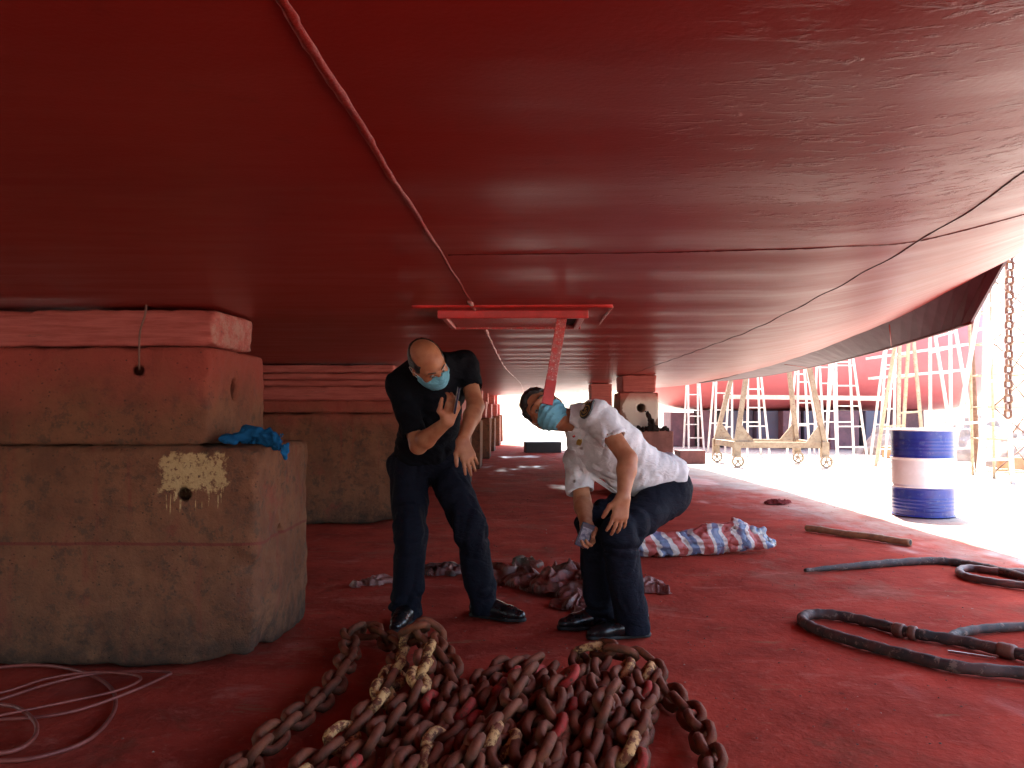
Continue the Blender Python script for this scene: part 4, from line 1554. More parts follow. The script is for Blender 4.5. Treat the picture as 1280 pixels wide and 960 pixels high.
# it hangs from a trestle arm reaching over
gal = empty("hoist_post", (P(1290, 560, 10.9).x, P(1290, 560, 10.9).y, 0))
tag(gal, "tall hoist post with an arm holding the hanging chain", "post")
A0 = P(1296, 560, 10.9)
A0.z = 0
A1 = Vector((A0.x, A0.y, top.z + 0.12))
MB().bar(A0, A1, 0.09, 0.09).build("post", M_YELLOW, gal)
MB().bar(A1 + Vector((0.2, 0, 0)), Vector((top.x - 0.1, top.y, top.z + 0.12)), 0.08, 0.08).build("arm", M_YELLOW, gal)
settle(gal)

# lattice mast at the right edge of the view
mc = P(1252, 560, 12.6)
mast = empty("lattice_mast", (mc.x, mc.y, 0))
tag(mast, "pale lattice scaffold mast behind the hanging chain at the right edge", "scaffold", SG)
mw, mh = 0.30, 4.6
cor = [Vector((mc.x + sx * mw, mc.y + sy * mw, 0)) for sx, sy in ((-1, -1), (1, -1), (1, 1), (-1, 1))]
for q in cor:
    MB().tube([q, q + Vector((0, 0, mh))], 0.022, 8).build("post", M_PALE, mast, True)
nb = 9
for k in range(nb):
    z0, z1 = mh * k / nb + 0.1, mh * (k + 1) / nb + 0.1
    for i in range(4):
        a_, b_ = cor[i], cor[(i + 1) % 4]
        MB().tube([a_ + Vector((0, 0, z0)), b_ + Vector((0, 0, z0))], 0.013, 6).build("rung", M_PALE, mast, True)
        if i in (0, 1):
            if k % 2:
                a_, b_ = b_, a_
            MB().tube([a_ + Vector((0, 0, z0)), b_ + Vector((0, 0, z1))], 0.011, 6).build("brace", M_RUST, mast, True)
settle(mast)

# wheeled trolley
tro = empty("wheeled_trolley", (G(960, 582).x, G(960, 582).y, 0))
tag(tro, "faded yellow wheeled trolley frame with four spoked wheels on bright ground", "trolley")
W = [G(921, 584), G(1031, 585), G(996, 578.5), G(895, 577.5)]
zb = CAM_H + (512 - 556) / FPX * 14.8
pts_top = [Vector((q.x, q.y, 0.42)) for q in W]
for a_, b_ in ((0, 1), (1, 2), (2, 3), (3, 0)):
    d_ = (pts_top[b_] - pts_top[a_]).normalized()
    MB().bar(pts_top[a_] + d_ * 0.07, pts_top[b_] - d_ * 0.07, 0.09, 0.11).build("frame_beam", M_YELLOW, tro)
wheel0 = None
wr_ = 0.115
for q in W:
    MB().box((q.x, q.y, 0.335), (0.13, 0.13, 0.29)).build("caster_post", M_YELLOW, tro)
    whl = bpy.data.objects.new("wheel", None)
    COL.objects.link(whl)
    whl.parent = tro
    whl.matrix_parent_inverse = Matrix.Translation(tro.location).inverted()
    whl.location = (q.x, q.y - 0.085, wr_ + 0.002)
    ring = MB()
    n = 20
    vs, fs = [], []
    for (rr_, yy_) in ((wr_, -0.02), (wr_, 0.02), (wr_ * 0.74, 0.02), (wr_ * 0.74, -0.02)):
        for k in range(n):
            an = 2 * math.pi * k / n
            vs.append((rr_ * math.cos(an), yy_, rr_ * math.sin(an)))
    for j in range(4):
        for k in range(n):
            fs.append((j * n + k, j * n + (k + 1) % n, ((j + 1) % 4) * n + (k + 1) % n, ((j + 1) % 4) * n + k))
    ring.add(vs, fs)
    ring.build("tyre", M_YELLOW, whl)
    sp_ = MB()
    for k in range(5):
        an = 2 * math.pi * k / 5 + 0.3
        sp_.bar((0, 0, 0), (wr_ * 0.8 * math.cos(an), 0, wr_ * 0.8 * math.sin(an)), 0.02, 0.022, (0, 1, 0))
    sp_.lathe([(0.028, -0.026), (0.028, 0.026)], (0, 0, 0), (0, 1, 0), 12)
    sp_.build("spokes", M_YELLOW, whl)
for (a_, top_) in ((0, (940, 420)), (3, (925, 430)), (1, (1003, 415)), (2, (983, 430))):
    q = pts_top[a_]
    tp = P(*top_, q.y)
    MB().bar(q + Vector((0, 0, 0.05)), tp, 0.085, 0.07, (0, 1, 0)).build("strut", M_YELLOW, tro)
    sgn = 1 if a_ in (0, 3) else -1
    m = MB()
    gq = [q + Vector((0, -0.012, 0.055)), q + Vector((0.34 * sgn, -0.012, 0.055)), q + (tp - q).normalized() * 0.42 + Vector((0, -0.012, 0))]
    m.add([*gq, *[v + Vector((0, 0.024, 0)) for v in gq]], [(0, 1, 2), (5, 4, 3), (0, 3, 4, 1), (1, 4, 5, 2), (2, 5, 3, 0)])
    m.build("gusset", M_YELLOW, tro)
for a_, b_, za in ((0, 1, 1.05), (3, 2, 1.12)):
    pass
settle(tro)

# ------------------------------------------------------------------ the second ship
s2 = empty("far_ship", (8.0, 25, 0))
tag(s2, "second red ship hull standing on dark blocks in the distance", "ship")
XB0, XB1 = 3.6, 13.35
secs = []
for i in range(60):
    t = i / 59
    x = XB0 + (XB1 - XB0) * t
    e = max(0.0, 1 - abs(2 * t - 1.0) ** 3.2) if t < 0.5 else max(0.0, 1 - (2 * t - 1) ** 4.5)
    hb = 3.4 * math.sqrt(max(e, 0.0)) + 0.02
    zb = 1.02 + 0.9 * (1 - math.sqrt(max(e, 0.0))) ** 1.6
    ztop = 4.4
    ring = []
    for k in range(20):
        a = math.pi * k / 19
        cx, cz = math.cos(a), math.sin(a)
        sx = math.copysign(abs(cx) ** 0.6, cx) * hb
        zz = ztop - (ztop - zb) * (abs(cz) ** 0.34 if k not in (0, 19) else 0)
        ring.append((x, 24.2 - sx, zz))
    secs.append(ring)
B = np.array(secs)
ii = np.arange(60 * 20).reshape(60, 20)
fs = np.stack([ii[:-1, :-1], ii[1:, :-1], ii[1:, 1:], ii[:-1, 1:]], -1).reshape(-1, 4).tolist()
for k in range(59):
    fs.append((int(ii[k, 0]), int(ii[k, 19]), int(ii[k + 1, 19]), int(ii[k + 1, 0])))
fs += [tuple(ii[0].tolist()), tuple(ii[-1][::-1].tolist())]
m = MB().add(B.reshape(-1, 3).tolist(), fs)
m.build("hull_plating", M_HULL2, s2, True)
settle(s2)
BG = "blocks under the far ship"
for i, (px0, px1, d_, zt_, mt, lab) in enumerate(((838, 868, 23, 1.0, M_PURPLE, "dull red block leftmost under the far ship"),
                                                  (878, 893, 22.5, 1.06, M_PURPLE, "narrow dull red block at the left under the far ship"),
                                                  (902, 940, 22.5, 1.06, M_NAVY, "dark blue block behind the left of the trolley"),
                                                  (944, 972, 22.2, 1.06, M_NAVY, "dark blue block behind the middle of the trolley"),
                                                  (976, 998, 21.8, 1.06, M_PURPLE, "dull red block behind the right of the trolley"),
                                                  (1002, 1030, 21.8, 1.05, M_NAVY, "dark blue block between trolley and tall ladder"),
                                                  (1034, 1070, 21.4, 1.05, M_PURPLE, "dull red block behind the tall white ladder"),
                                                  (1078, 1102, 21.4, 1.05, M_NAVY, "dark blue block right of the tall white ladder"),
                                                  (1108, 1150, 22.5, 1.05, M_PURPLE, "dull red block behind the faded yellow scaffold"))):
    xa, xb_ = P(px0, 540, d_).x, P(px1, 540, d_).x
    o = MB().box(((xa + xb_) / 2, d_ + 0.7, zt_ / 2), (xb_ - xa, 1.4, zt_ - 0.004), None, 0.015).build("keel_block", mt, None, False, 0.03)
    tag(o, lab, "block", BG)

# rubble and timber beyond the drum
def rubble(name, c, rx, ry, hgt, mat, h, label, seed):
    f = Field((c.x - rx * 1.3, c.y - ry * 1.3, -0.05), (c.x + rx * 1.3, c.y + ry * 1.3, hgt * 1.6), h)
    rnd = random.Random(seed)
    f.ell((c.x, c.y, 0), AX, (rx, ry, hgt * 0.8), 0.05)
    for _ in range(26):
        q = Vector((rnd.gauss(0, 0.42) * rx, rnd.gauss(0, 0.4) * ry, 0))
        zz = hgt * 0.75 * max(0.05, 1 - (q.x / rx) ** 2 - (q.y / ry) ** 2)
        fr = Matrix.Rotation(rnd.uniform(0, 3), 3, Vector((rnd.random(), rnd.random(), rnd.random())).normalized())
        sz = [rnd.uniform(0.12, 0.4) * hgt * 1.2 for _ in range(3)]
        f.rbox((c.x + q.x, c.y + q.y, zz), (fr[0], fr[1], fr[2]), sz, 0.012, 0.01)
    f.warp(lambda p: 0.02 * fbm(p * 5, 3), 0.08)
    f.d[:, :, 0] = 0.2
    o = f.build(name, mat, None, (c.x, c.y, 0))
    tag(o, label, "rubble", None, "stuff")
    return o


rubble("rubble_heap", P(1225, 560, 17.0), 1.3, 0.9, 0.95, M_RUBBLE, 0.03, "pale heap of broken rubble beyond the drum", 3)
rubble("rubble_heap", P(1105, 556, 19.0), 0.45, 0.5, 0.7, M_RUBBLE, 0.03, "small grey rubble heap right of the tall white ladder", 4)
rubble("rubble_heap", P(1278, 566, 15.0), 0.8, 0.8, 0.8, M_RUBBLE, 0.03, "grey rubble heap at the right edge behind the pale frame", 5)
for i, (px_, py_, d_, ln, rz_, lab) in enumerate(((1121, 566, 17.5, 0.6, 0.2, "short orange timber offcut on the ground left of the drum"), (1130, 560, 17.8, 0.7, -0.3, "orange timber offcut stacked behind the short one left of the drum"), (1272, 585, 13.5, 0.6, 0.1, "orange timber offcut at the right edge below the pale frame"))):
    q = P(px_, py_, d_)
    o = MB().box((q.x, q.y, 0.13 + 0.0 * i), (ln, 0.22, 0.25), Matrix.Rotation(rz_, 3, 'Z'), 0.01).build("timber_offcut", M_ORANGE, None, False, 0.012)
    tag(o, lab, "timber", "orange timber offcuts outside")

# ------------------------------------------------------------------ people
def npv(v):
    return np.array(v, np.float32)


def hand(f, W, d, n, thumb, curls, spread, tb, sc=1.0, k=0.010):
    """W wrist, d wrist to knuckles, n back of the hand, thumb = side vector; curls per finger (3 angles)"""
    d = Vector(d).normalized()
    n = Vector(n)
    n = (n - d * n.dot(d)).normalized()
    l = n.cross(d)
    if l.dot(Vector(thumb)) < 0:
        l = -l
    offs = (0.029, 0.010, -0.009, -0.027)
    plen = (0.088, 0.092, 0.088, 0.080)
    flen = (0.074, 0.084, 0.078, 0.060)
    rad = (0.0094, 0.0096, 0.0090, 0.0080)
    for i in range(4):
        b = W + (d * plen[i] + l * offs[i]) * sc
        f.cone(W + l * offs[i] * 0.55 * sc, b, 0.0165 * sc, 0.0125 * sc, 0.016)
        ang = spread * (1.5 - i)
        dd = (d * math.cos(ang) + l * math.sin(ang)).normalized()
        nn_ = n
        p = b
        r = rad[i] * sc
        for j, (fr, c) in enumerate(zip((0.45, 0.30, 0.25), curls[i])):
            ax = dd.cross(nn_).normalized()
            rotm = Matrix.Rotation(-c, 3, ax)
            dd, nn_ = (rotm @ dd).normalized(), (rotm @ nn_).normalized()
            q = p + dd * flen[i] * fr * sc
            f.cone(p, q, r, r * 0.90, 0.006 if j == 0 else 0.004)
            p, r = q, r * 0.90
    # thumb, from the side of the palm
    tdir1, tdir2 = tb
    b = W + (d * 0.018 + l * 0.020) * sc
    m1 = b + (d * tdir1[0] + l * tdir1[1] + n * tdir1[2]).normalized() * 0.042 * sc
    m2 = m1 + (d * tdir2[0] + l * tdir2[1] + n * tdir2[2]).normalized() * 0.034 * sc
    m3 = m2 + (d * tdir2[0] + l * tdir2[1] + n * tdir2[2]).normalized() * 0.026 * sc
    f.cone(b, m1, 0.017 * sc, 0.0125 * sc, 0.016)
    f.cone(m1, m2, 0.0118 * sc, 0.0105 * sc, 0.006)
    f.cone(m2, m3, 0.0105 * sc, 0.0085 * sc, 0.004)


def ortho(f_, u_):
    f_ = Vector(f_).normalized()
    u_ = Vector(u_)
    u_ = (u_ - f_ * u_.dot(f_)).normalized()
    return f_, u_, f_.cross(u_)


def head_fields(f, c, F_, U_, R_, s=1.0):
    L = lambda r, a, u: c + (R_ * r + F_ * a + U_ * u) * s
    fr = (R_, F_, U_)
    f.ell(L(0, -0.012, 0.030), fr, (0.076 * s, 0.098 * s, 0.092 * s), 0.02)
    f.ell(L(0, 0.022, -0.040), fr, (0.060 * s, 0.070 * s, 0.078 * s), 0.05)
    f.cone(L(-0.02, 0.062, -0.095), L(0.02, 0.062, -0.095), 0.020 * s, 0.020 * s, 0.03)
    f.cone(L(0, 0.090, 0.012), L(0, 0.112, -0.030), 0.009 * s, 0.015 * s, 0.014)
    for sg in (-1, 1):
        f.cone(L(sg * 0.012, 0.094, 0.030), L(sg * 0.048, 0.074, 0.026), 0.010 * s, 0.009 * s, 0.016)
        f.ell(L(sg * 0.045, 0.066, -0.022), fr, (0.022 * s, 0.020 * s, 0.018 * s), 0.02)
        f.ell(L(sg * 0.031, 0.098, 0.006), fr, (0.017 * s, 0.014 * s, 0.010 * s), 0.012, True)
        ex = (R_ * 0.9 * sg - F_ * 0.45).normalized()
        eu = U_
        ef = ex.cross(eu)
        f.ell(L(sg * 0.079, -0.012, -0.012), (ex, ef, eu), (0.009 * s, 0.019 * s, 0.033 * s), 0.008)
        f.ell(L(sg * 0.088, -0.010, -0.008), (ex, ef, eu), (0.006 * s, 0.011 * s, 0.019 * s), 0.006, True)
    f.cone(L(-0.016, 0.092, -0.066), L(0.016, 0.092, -0.066), 0.008 * s, 0.008 * s, 0.012)
    return L


def face_parts(root, L, F_, U_, R_):
    for sg in (-1, 1):
        m = MB()
        c = L(sg * 0.031, 0.081, 0.005)
        m.lathe([(0.001, 0.0118), (0.006, 0.0102), (0.0102, 0.006), (0.0118, 0.0), (0.0102, -0.006), (0.006, -0.0102)], c, F_, 16)
        e = m.build("eye", M_EYE, root, True)
        MB().lathe([(0.0055, 0.0095), (0.004, 0.0116), (0.001, 0.0122)], c, F_, 12).build("iris", M_PUPIL, e, True)
        b0, b1, b2 = L(sg * 0.014, 0.100, 0.034), L(sg * 0.033, 0.093, 0.038), L(sg * 0.050, 0.077, 0.030)
        MB().tube(smooth_path([b0, b1, b2], 5), 0.0032, 6).build("eyebrow", M_HAIR, root, True)


def mask_part(root, name, c, F_, U_, R_, lo, hi):
    """a pleated face mask: shell over the lower face"""
    f = Field(lo, hi, 0.0035)
    head_fields(f, c, F_, U_, R_)
    inner = f.d.copy()
    sl, p = f._sub(f.lo, f.lo + f.h * f.n)
    q = p - npv(c)
    r_, a_, u_ = q @ npv(R_), q @ npv(F_), q @ npv(U_)
    # the mask bridges nose to chin and to the cheeks
    bridge = Field(lo, hi, 0.0035)
    fr = (R_, F_, U_)
    bridge.ell(c + F_ * 0.035 + U_ * -0.050, fr, (0.068, 0.088, 0.066), 0.02)
    bridge.ell(c + F_ * 0.015 + U_ * -0.045, fr, (0.074, 0.075, 0.062), 0.02)
    d = np.minimum(inner - 0.004, bridge.d - 0.002)
    d = d + 0.0045 * np.abs(np.sin(u_ * 120 + 0.6 * np.abs(r_) / 0.06)) - 0.004
    top = 0.004 - 0.030 * np.clip(np.abs(r_) / 0.07, 0, 1) ** 1.5
    lim = np.maximum(u_ - top, -(u_ + 0.112))
    lim = np.maximum(lim, 0.012 - a_)
    d = np.maximum(d, lim)
    d = np.maximum(d, -(np.minimum(inner, bridge.d + 0.004) + 0.0))
    f.d = d.astype(np.float32)
    return f.build(name, M_MASK, root)


def hair_part(root, c, F_, U_, R_, lo, hi, bald):
    f = Field(lo, hi, 0.004)
    fr = (R_, F_, U_)
    f.ell(c + F_ * -0.013 + U_ * 0.031, fr, (0.0815, 0.1035, 0.0975), 0.02)
    f.ell(c + F_ * -0.035 + U_ * -0.030, fr, (0.069, 0.075, 0.070), 0.03)
    sl, p = f._sub(f.lo, f.lo + f.h * f.n)
    q = p - npv(c)
    r_, a_, u_ = q @ npv(R_), q @ npv(F_), q @ npv(U_)
    nz = 0.006 * fbm(p * 40, 2)
    if bald:
        lim = np.maximum(u_ - (0.080 - 0.27 * np.clip(a_ + 0.06, 0, 0.2)) + nz, a_ - 0.040 + nz * 0.6)
        lim = np.maximum(lim, -u_ - 0.060)
        lim = np.maximum(lim, np.where(u_ < -0.008, a_ + 0.030, lim))
        f.d = np.maximum(f.d - 0.001 + nz * 0.25, lim).astype(np.float32)
    else:
        # hairline over the forehead, short sides
        lim = np.minimum(np.maximum(a_ - 0.062 + nz, 0.062 - u_ + 0.9 * np.clip(a_ - 0.02, 0, 1) * 0 + nz * 0), 1)
        keep = np.minimum(np.maximum(a_ - 0.066, 0.064 - u_), np.maximum(a_ - 0.012, -u_ - 0.045))
        keep = np.minimum(keep, np.maximum(a_ - 0.040, 0.030 - u_))
        keep = np.maximum(keep, np.where(u_ < 0.016, a_ + 0.026, -1))
        f.d = np.maximum(f.d - 0.009 + nz * 0.8, keep + nz * 0.5).astype(np.float32)
    f.d = f.d + 0.0012 * vnoise(np.stack([r_ * 220, a_ * 60, u_ * 220], -1)).astype(np.float32)
    return f.build("hair", M_HAIR, root)


def ear_loop(root, L, sg):
    pts = [L(sg * 0.060, 0.050, -0.030), L(sg * 0.082, 0.010, -0.008), L(sg * 0.086, -0.014, 0.018), L(sg * 0.086, -0.034, 0.0), L(sg * 0.078, -0.020, -0.045), L(sg * 0.058, 0.030, -0.085)]
    MB().tube(smooth_path(pts, 6), 0.0017, 5).build("ear_loop", M_STRAP, root, True)


def shoe(root, ankle, toe_dir, side=0.0):
    t = Vector(toe_dir)
    t.z = 0
    t.normalize()
    s = Vector((-t.y, t.x, 0))
    heel = Vector((ankle.x, ankle.y, 0)) - t * 0.065
    lo = heel - Vector((0.42, 0.42, 0.04))
    hi = heel + Vector((0.42, 0.42, 0.2))
    Z = Vector((0, 0, 1))
    f = Field(lo, hi, 0.005)
    h = lambda a, z, b=0: heel + t * a + s * b + Z * z
    f.cone(h(0.02, 0.050), h(0.02, 0.095), 0.038, 0.036, 0.02)
    f.cone(h(0.02, 0.042), h(0.12, 0.048), 0.036, 0.042, 0.02, (s, 0.95))
    f.cone(h(0.12, 0.050), h(0.21, 0.036), 0.045, 0.038, 0.03, (s, 1.05))
    f.cone(h(0.21, 0.034), h(0.265, 0.030), 0.037, 0.027, 0.02, (s, 1.1))
    f.warp(lambda p: 0.0022 * ridge(p * np.array([40, 40, 20]), 1) * np.exp(-(((p - npv(h(0.15, 0.05))) ** 2).sum(-1)) / 0.002))
    f.cut((0, 0, 0.014), (0, 0, -1))
    o = f.build("shoe", M_SHOE, root)
    f = Field(lo, hi, 0.005)
    f.cone(h(0.015, 0.012), h(0.08, 0.012), 0.040, 0.038, 0.02, (s, 0.95))
    f.cone(h(0.08, 0.012), h(0.20, 0.012), 0.036, 0.045, 0.02, (s, 1.0))
    f.cone(h(0.20, 0.012), h(0.268, 0.012), 0.044, 0.029, 0.02, (s, 1.1))
    f.cut((0, 0, 0.003), (0, 0, -1))
    f.cut((0, 0, 0.021), (0, 0, 1))
    f.build("sole", M_SOLE, o)
    return o


def person(J, label, shirt_mat, trouser_mat, opt):
    """J: joints in world space"""
    root = None
    allp = [v for k, v in J.items() if isinstance(v, Vector) and k not in ('hF', 'hU', 'toeL', 'toeR', 'front')]
    lo = np.min([list(v) for v in allp], 0) - 0.22
    hi = np.max([list(v) for v in allp], 0) + 0.22
    lo[2] = -0.01
    up = (J['neck'] - J['pelvis']).normalized()
    lat = (J['shL'] - J['shR'])
    lat = (lat - up * lat.dot(up)).normalized()
    front = up.cross(lat).normalized()
    if front.dot(J['front']) < 0:
        front = -front
    fr = (lat, front, up)
    latp = (J['hipL'] - J['hipR']).normalized()
    F_, U_, R_ = ortho(J['hF'], J['hU'])
    hc = J['head']

    def torso(f, g, k=0.05):
        # g: how far the surface stands off the body
        bw = opt.get('bulk', 1.0)
        f.ell(J['chest'] + up * 0.02, fr, (0.165 * bw + g, 0.118 * bw + g, 0.20 + g), k)
        sp = (J['chest'] + J['pelvis']) / 2
        f.ell(sp + front * opt.get('belly', 0.01), fr, (0.150 * bw + g, 0.115 * bw + g, 0.17 + g), k)
        for sh in ('shL', 'shR'):
            f.cone(J['neck'].lerp(J['chest'], 0.25), J[sh], 0.075 + g * 0.6, 0.062 + g * 0.7, k)
            f.cone(J['chest'] - up * 0.05, J[sh].lerp(J['chest'], 0.2), 0.09 + g * 0.6, 0.07 + g * 0.6, k)

    def hips(f, g, k=0.05):
        f.ell(J['pelvis'], (latp, latp.cross(up).normalized(), up), (0.165 + g, 0.125 + g, 0.13 + g), k)
        for s in 'LR':
            f.cone(J['pelvis'].lerp(J['hip' + s], 0.6), J['hip' + s], 0.105 + g, 0.10 + g, k)

    # --- body: one continuous surface
    f = Field(lo, hi, 0.0052)
    torso(f, -0.016)
    hips(f, -0.016)
    f.cone(J['neck'] - up * 0.02, hc - U_ * 0.055 - F_ * 0.030, 0.060, 0.054, 0.035)
    for s in 'LR':
        sh, el, wr_j = J['sh' + s], J['el' + s], J['wr' + s]
        f.cone(sh, el, 0.047, 0.041, 0.02)
        mid = el.lerp(wr_j, 0.28)
        f.cone(el, mid, 0.040, 0.043, 0.02)
        f.cone(mid, wr_j, 0.043, 0.0275, 0.02)
        f.cone(J['hip' + s], J['kn' + s], 0.083, 0.055, 0.03)
        kn, an = J['kn' + s], J['an' + s]
        back = ((J['hip' + s] - kn).normalized() + (an - kn).normalized()).normalized() * 0.018
        f.cone(kn, kn.lerp(an, 0.35) + back, 0.052, 0.054, 0.03)
        f.cone(kn.lerp(an, 0.35) + back, an, 0.054, 0.036, 0.03)
        f.cone(an - Vector((0, 0, 0.0)), an + J['toe' + s].normalized() * 0.12 + Vector((0, 0, -0.045)), 0.034, 0.022, 0.02)
    L = head_fields(f, hc, F_, U_, R_)
    for s in 'LR':
        hand(f, J['wr' + s], *opt['hand' + s])
    f.d[:, :, 0] = 0.2
    body = f.build("person", M_SKIN, None, (J['pelvis'].x, J['pelvis'].y, 0))
    tag(body, label, "person")
    root = body
    # --- shirt
    f = Field(lo, hi, 0.0065)
    g = opt.get('shirt_g', 0.016)
    torso(f, g)
    if opt.get('hang'):
        f.ell(J['pelvis'].lerp(J['chest'], 0.12), fr, (0.17 + g, 0.125 + g, 0.14 + g), 0.05)
    f.cut(J['pelvis'] + up * opt['hem'], -up)
    cf = opt.get('cuff', 0.064)
    for s in 'LR':
        sh, el = J['sh' + s], J['el' + s]
        a = (el - sh).normalized()
        e = sh.lerp(el, opt['sleeve' + s])
        S = Field(lo, hi, 0.0065)
        S.cone(sh, e + a * 0.06, 0.064 + g * 0.5, cf, 0.005)
        S.cut(e, a)
        hk = np.maximum(0.03 - np.abs(f.d - S.d), 0) / 0.03
        f.d = np.minimum(f.d, S.d) - hk * hk * 0.03 / 4
    def wr(p):
        q = (p - npv(J['chest'])) @ np.array([list(x) for x in fr], np.float32).T
        folds = ridge(np.stack([q[:, 0] * 8 + q[:, 2] * 5, q[:, 1] * 7, q[:, 2] * 15 - q[:, 0] * 5], -1) + 0.8 * vnoise(p * 5)[:, None], 2)
        return opt.get('fold', 0.006) * folds + 0.003 * fbm(p * 9, 2)
    f.warp(wr)
    for s in 'LR':
        sh, el = J['sh' + s], J['el' + s]
        a = (el - sh).normalized()
        e = sh.lerp(el, opt['sleeve' + s])
        # hollow the mouth of the sleeve
        f.cone(e - a * 0.012, e + a * 0.02, cf - 0.017, cf - 0.013, 0.003, None, True)
    # neck opening
    nd = (hc - U_ * 0.055 - J['neck']).normalized()
    f.cone(J['neck'] + nd * 0.035, hc - U_ * 0.05, 0.066, 0.066, 0.006, None, True)
    if opt.get('vneck'):
        vt = J['neck'] + front * 0.075 - up * 0.01
        f.cone(vt + front * 0.05 + up * 0.05, vt + front * 0.075 - up * 0.07, 0.038, 0.008, 0.006, None, True)
    shirt = f.build("shirt", shirt_mat, root)
    # --- trousers
    f = Field(lo, hi, 0.0068)
    gt = opt.get('trouser_g', 0.012)
    hips(f, gt * 0.6)
    f.ell(J['pelvis'] + up * 0.08, fr, (0.158, 0.122, 0.10), 0.05)
    f.cut(J['pelvis'] + up * 0.13, up)
    rt, rk, ra_ = opt.get('trouser_r', (0.098, 0.076, 0.074))
    for s in 'LR':
        kn, an = J['kn' + s], J['an' + s]
        hem = an.lerp(Vector((an.x, an.y, 0.03)), 0.75)
        f.cone(J['hip' + s], kn, rt, rk, 0.035)
        f.cone(kn, hem, rk, ra_, 0.035)

    def wt(p):
        d = 0.009 * ridge(np.stack([p[:, 0] * 9, p[:, 1] * 9, p[:, 2] * 3.2], -1) + 0.9 * vnoise(p * 4)[:, None], 2)
        for s in 'LR':
            for key, w2, am in (('kn' + s, 0.018, 0.015), ('an' + s, 0.016, 0.017), ('hip' + s, 0.02, 0.009)):
                w_ = np.exp(-((p - npv(J[key])) ** 2).sum(-1) / w2)
                d = d + am * w_ * ridge(np.stack([p[:, 0] * 5, p[:, 1] * 5, p[:, 2] * 19], -1) + 1.2 * vnoise(p * 6)[:, None], 1)
        return d
    f.warp(wt)
    f.cut((0, 0, 0.022), (0, 0, -1))
    f.d[:, :, 0] = 0.1
    trousers = f.build("trousers", trouser_mat, root)
    for s in 'LR':
        shoe(root, J['an' + s], J['toe' + s])
    r3 = Vector((0.16, 0.16, 0.16))
    mk = mask_part(root, "face_mask", hc, F_, U_, R_, hc - r3, hc + r3)
    for sg in (-1, 1):
        ear_loop(mk, L, sg)
    hair_part(root, hc, F_, U_, R_, hc - r3, hc + r3, opt.get('bald'))
    face_parts(root, L, F_, U_, R_)
    return root, shirt, trousers


def finish_person(root):
    m = Matrix.Translation(root.location)

    def rec(o):
        for ch in o.children:
            if o is root:
                ch.matrix_parent_inverse = m.inverted()
            rec(ch)
    rec(root)


def cast(o, px, py):
    """where the sight line meets a finished mesh (mesh given in world space)"""
    me_ = o.data
    bv = BVHTree.FromPolygons([v.co for v in me_.vertices], [p.vertices for p in me_.polygons])
    r_ = ray(px, py)
    loc, nor, _, _ = bv.ray_cast(CO, r_.normalized())
    return loc, nor


# standing man in the black shirt
JA = dict(
    pelvis=P(533, 570, 4.24), chest=P(538, 495, 4.06), neck=P(543, 450, 3.99), head=P(535, 454, 3.83),
    shL=P(581, 455, 4.08), shR=P(499, 480, 3.99), elL=P(595, 508, 3.97), wrL=P(578, 551, 3.80),
    elR=P(523, 557, 3.84), wrR=P(559, 527, 3.70),
    hipL=P(556, 584, 4.23), hipR=P(510, 584, 4.23), knL=P(588, 660, 4.00), knR=P(514, 668, 4.06),
    anL=P(606, 752, 4.08), anR=P(509, 757, 4.0), toeL=Vector((0.92, -0.38, 0)), toeR=Vector((-0.12, -1, 0)),
    hF=V(0.60, -0.62, -0.50), hU=V(-0.12, 0.68, -0.72), front=V(0.1, -0.5, -0.85))
optA = dict(
    bald=True, hem=0.02, hang=True, sleeveL=0.62, sleeveR=0.84, cuff=0.066, fold=0.008, bulk=1.05, belly=0.02,
    trouser_r=(0.108, 0.092, 0.086),
    handL=(V(0.35, -0.90, -0.20), V(0.15, 0.25, -0.95), V(-1, -0.2, 0), [(0.12, 0.30, 0.2), (0.15, 0.30, 0.2), (0.20, 0.34, 0.25), (0.25, 0.4, 0.3)], 0.10, ((0.75, 0.75, -0.15), (0.95, 0.28, -0.2)), 1.0),
    handR=(V(0.35, 0.88, -0.22), V(0.45, -0.1, -0.9), V(-1, 0.2, 0), [(0.55, 0.75, 0.5), (0.65, 0.85, 0.6), (0.75, 0.9, 0.6), (0.8, 0.95, 0.7)], 0.05, ((0.55, 0.85, -0.1), (0.98, 0.1, -0.15)), 1.0))
pa_, shirtA, trouA = person(JA, "standing man in black shirt with blue mask bending to look down", M_TEE, M_TROUSER, optA)
finish_person(pa_)
ph = MB()
pc = P(571, 500, 3.655)
pd_ = V(0.18, 0.95, -0.1)
ps_ = V(-0.10, 0.1, 0.99)
ps_ = (ps_ - pd_ * ps_.dot(pd_)).normalized()
pn_ = pd_.cross(ps_)
rotp = Matrix((pd_, ps_, pn_)).transposed()
ph.box(pc, (0.125, 0.062, 0.009), rotp)
o = ph.build("mobile_phone", M_PHONE, None, False, 0.002)
tag(o, "thin dark phone held against the chest by the man in black", "phone")
MB().box(pc + pn_ * 0.0056, (0.118, 0.056, 0.001), rotp).build("screen", M_METAL, o)

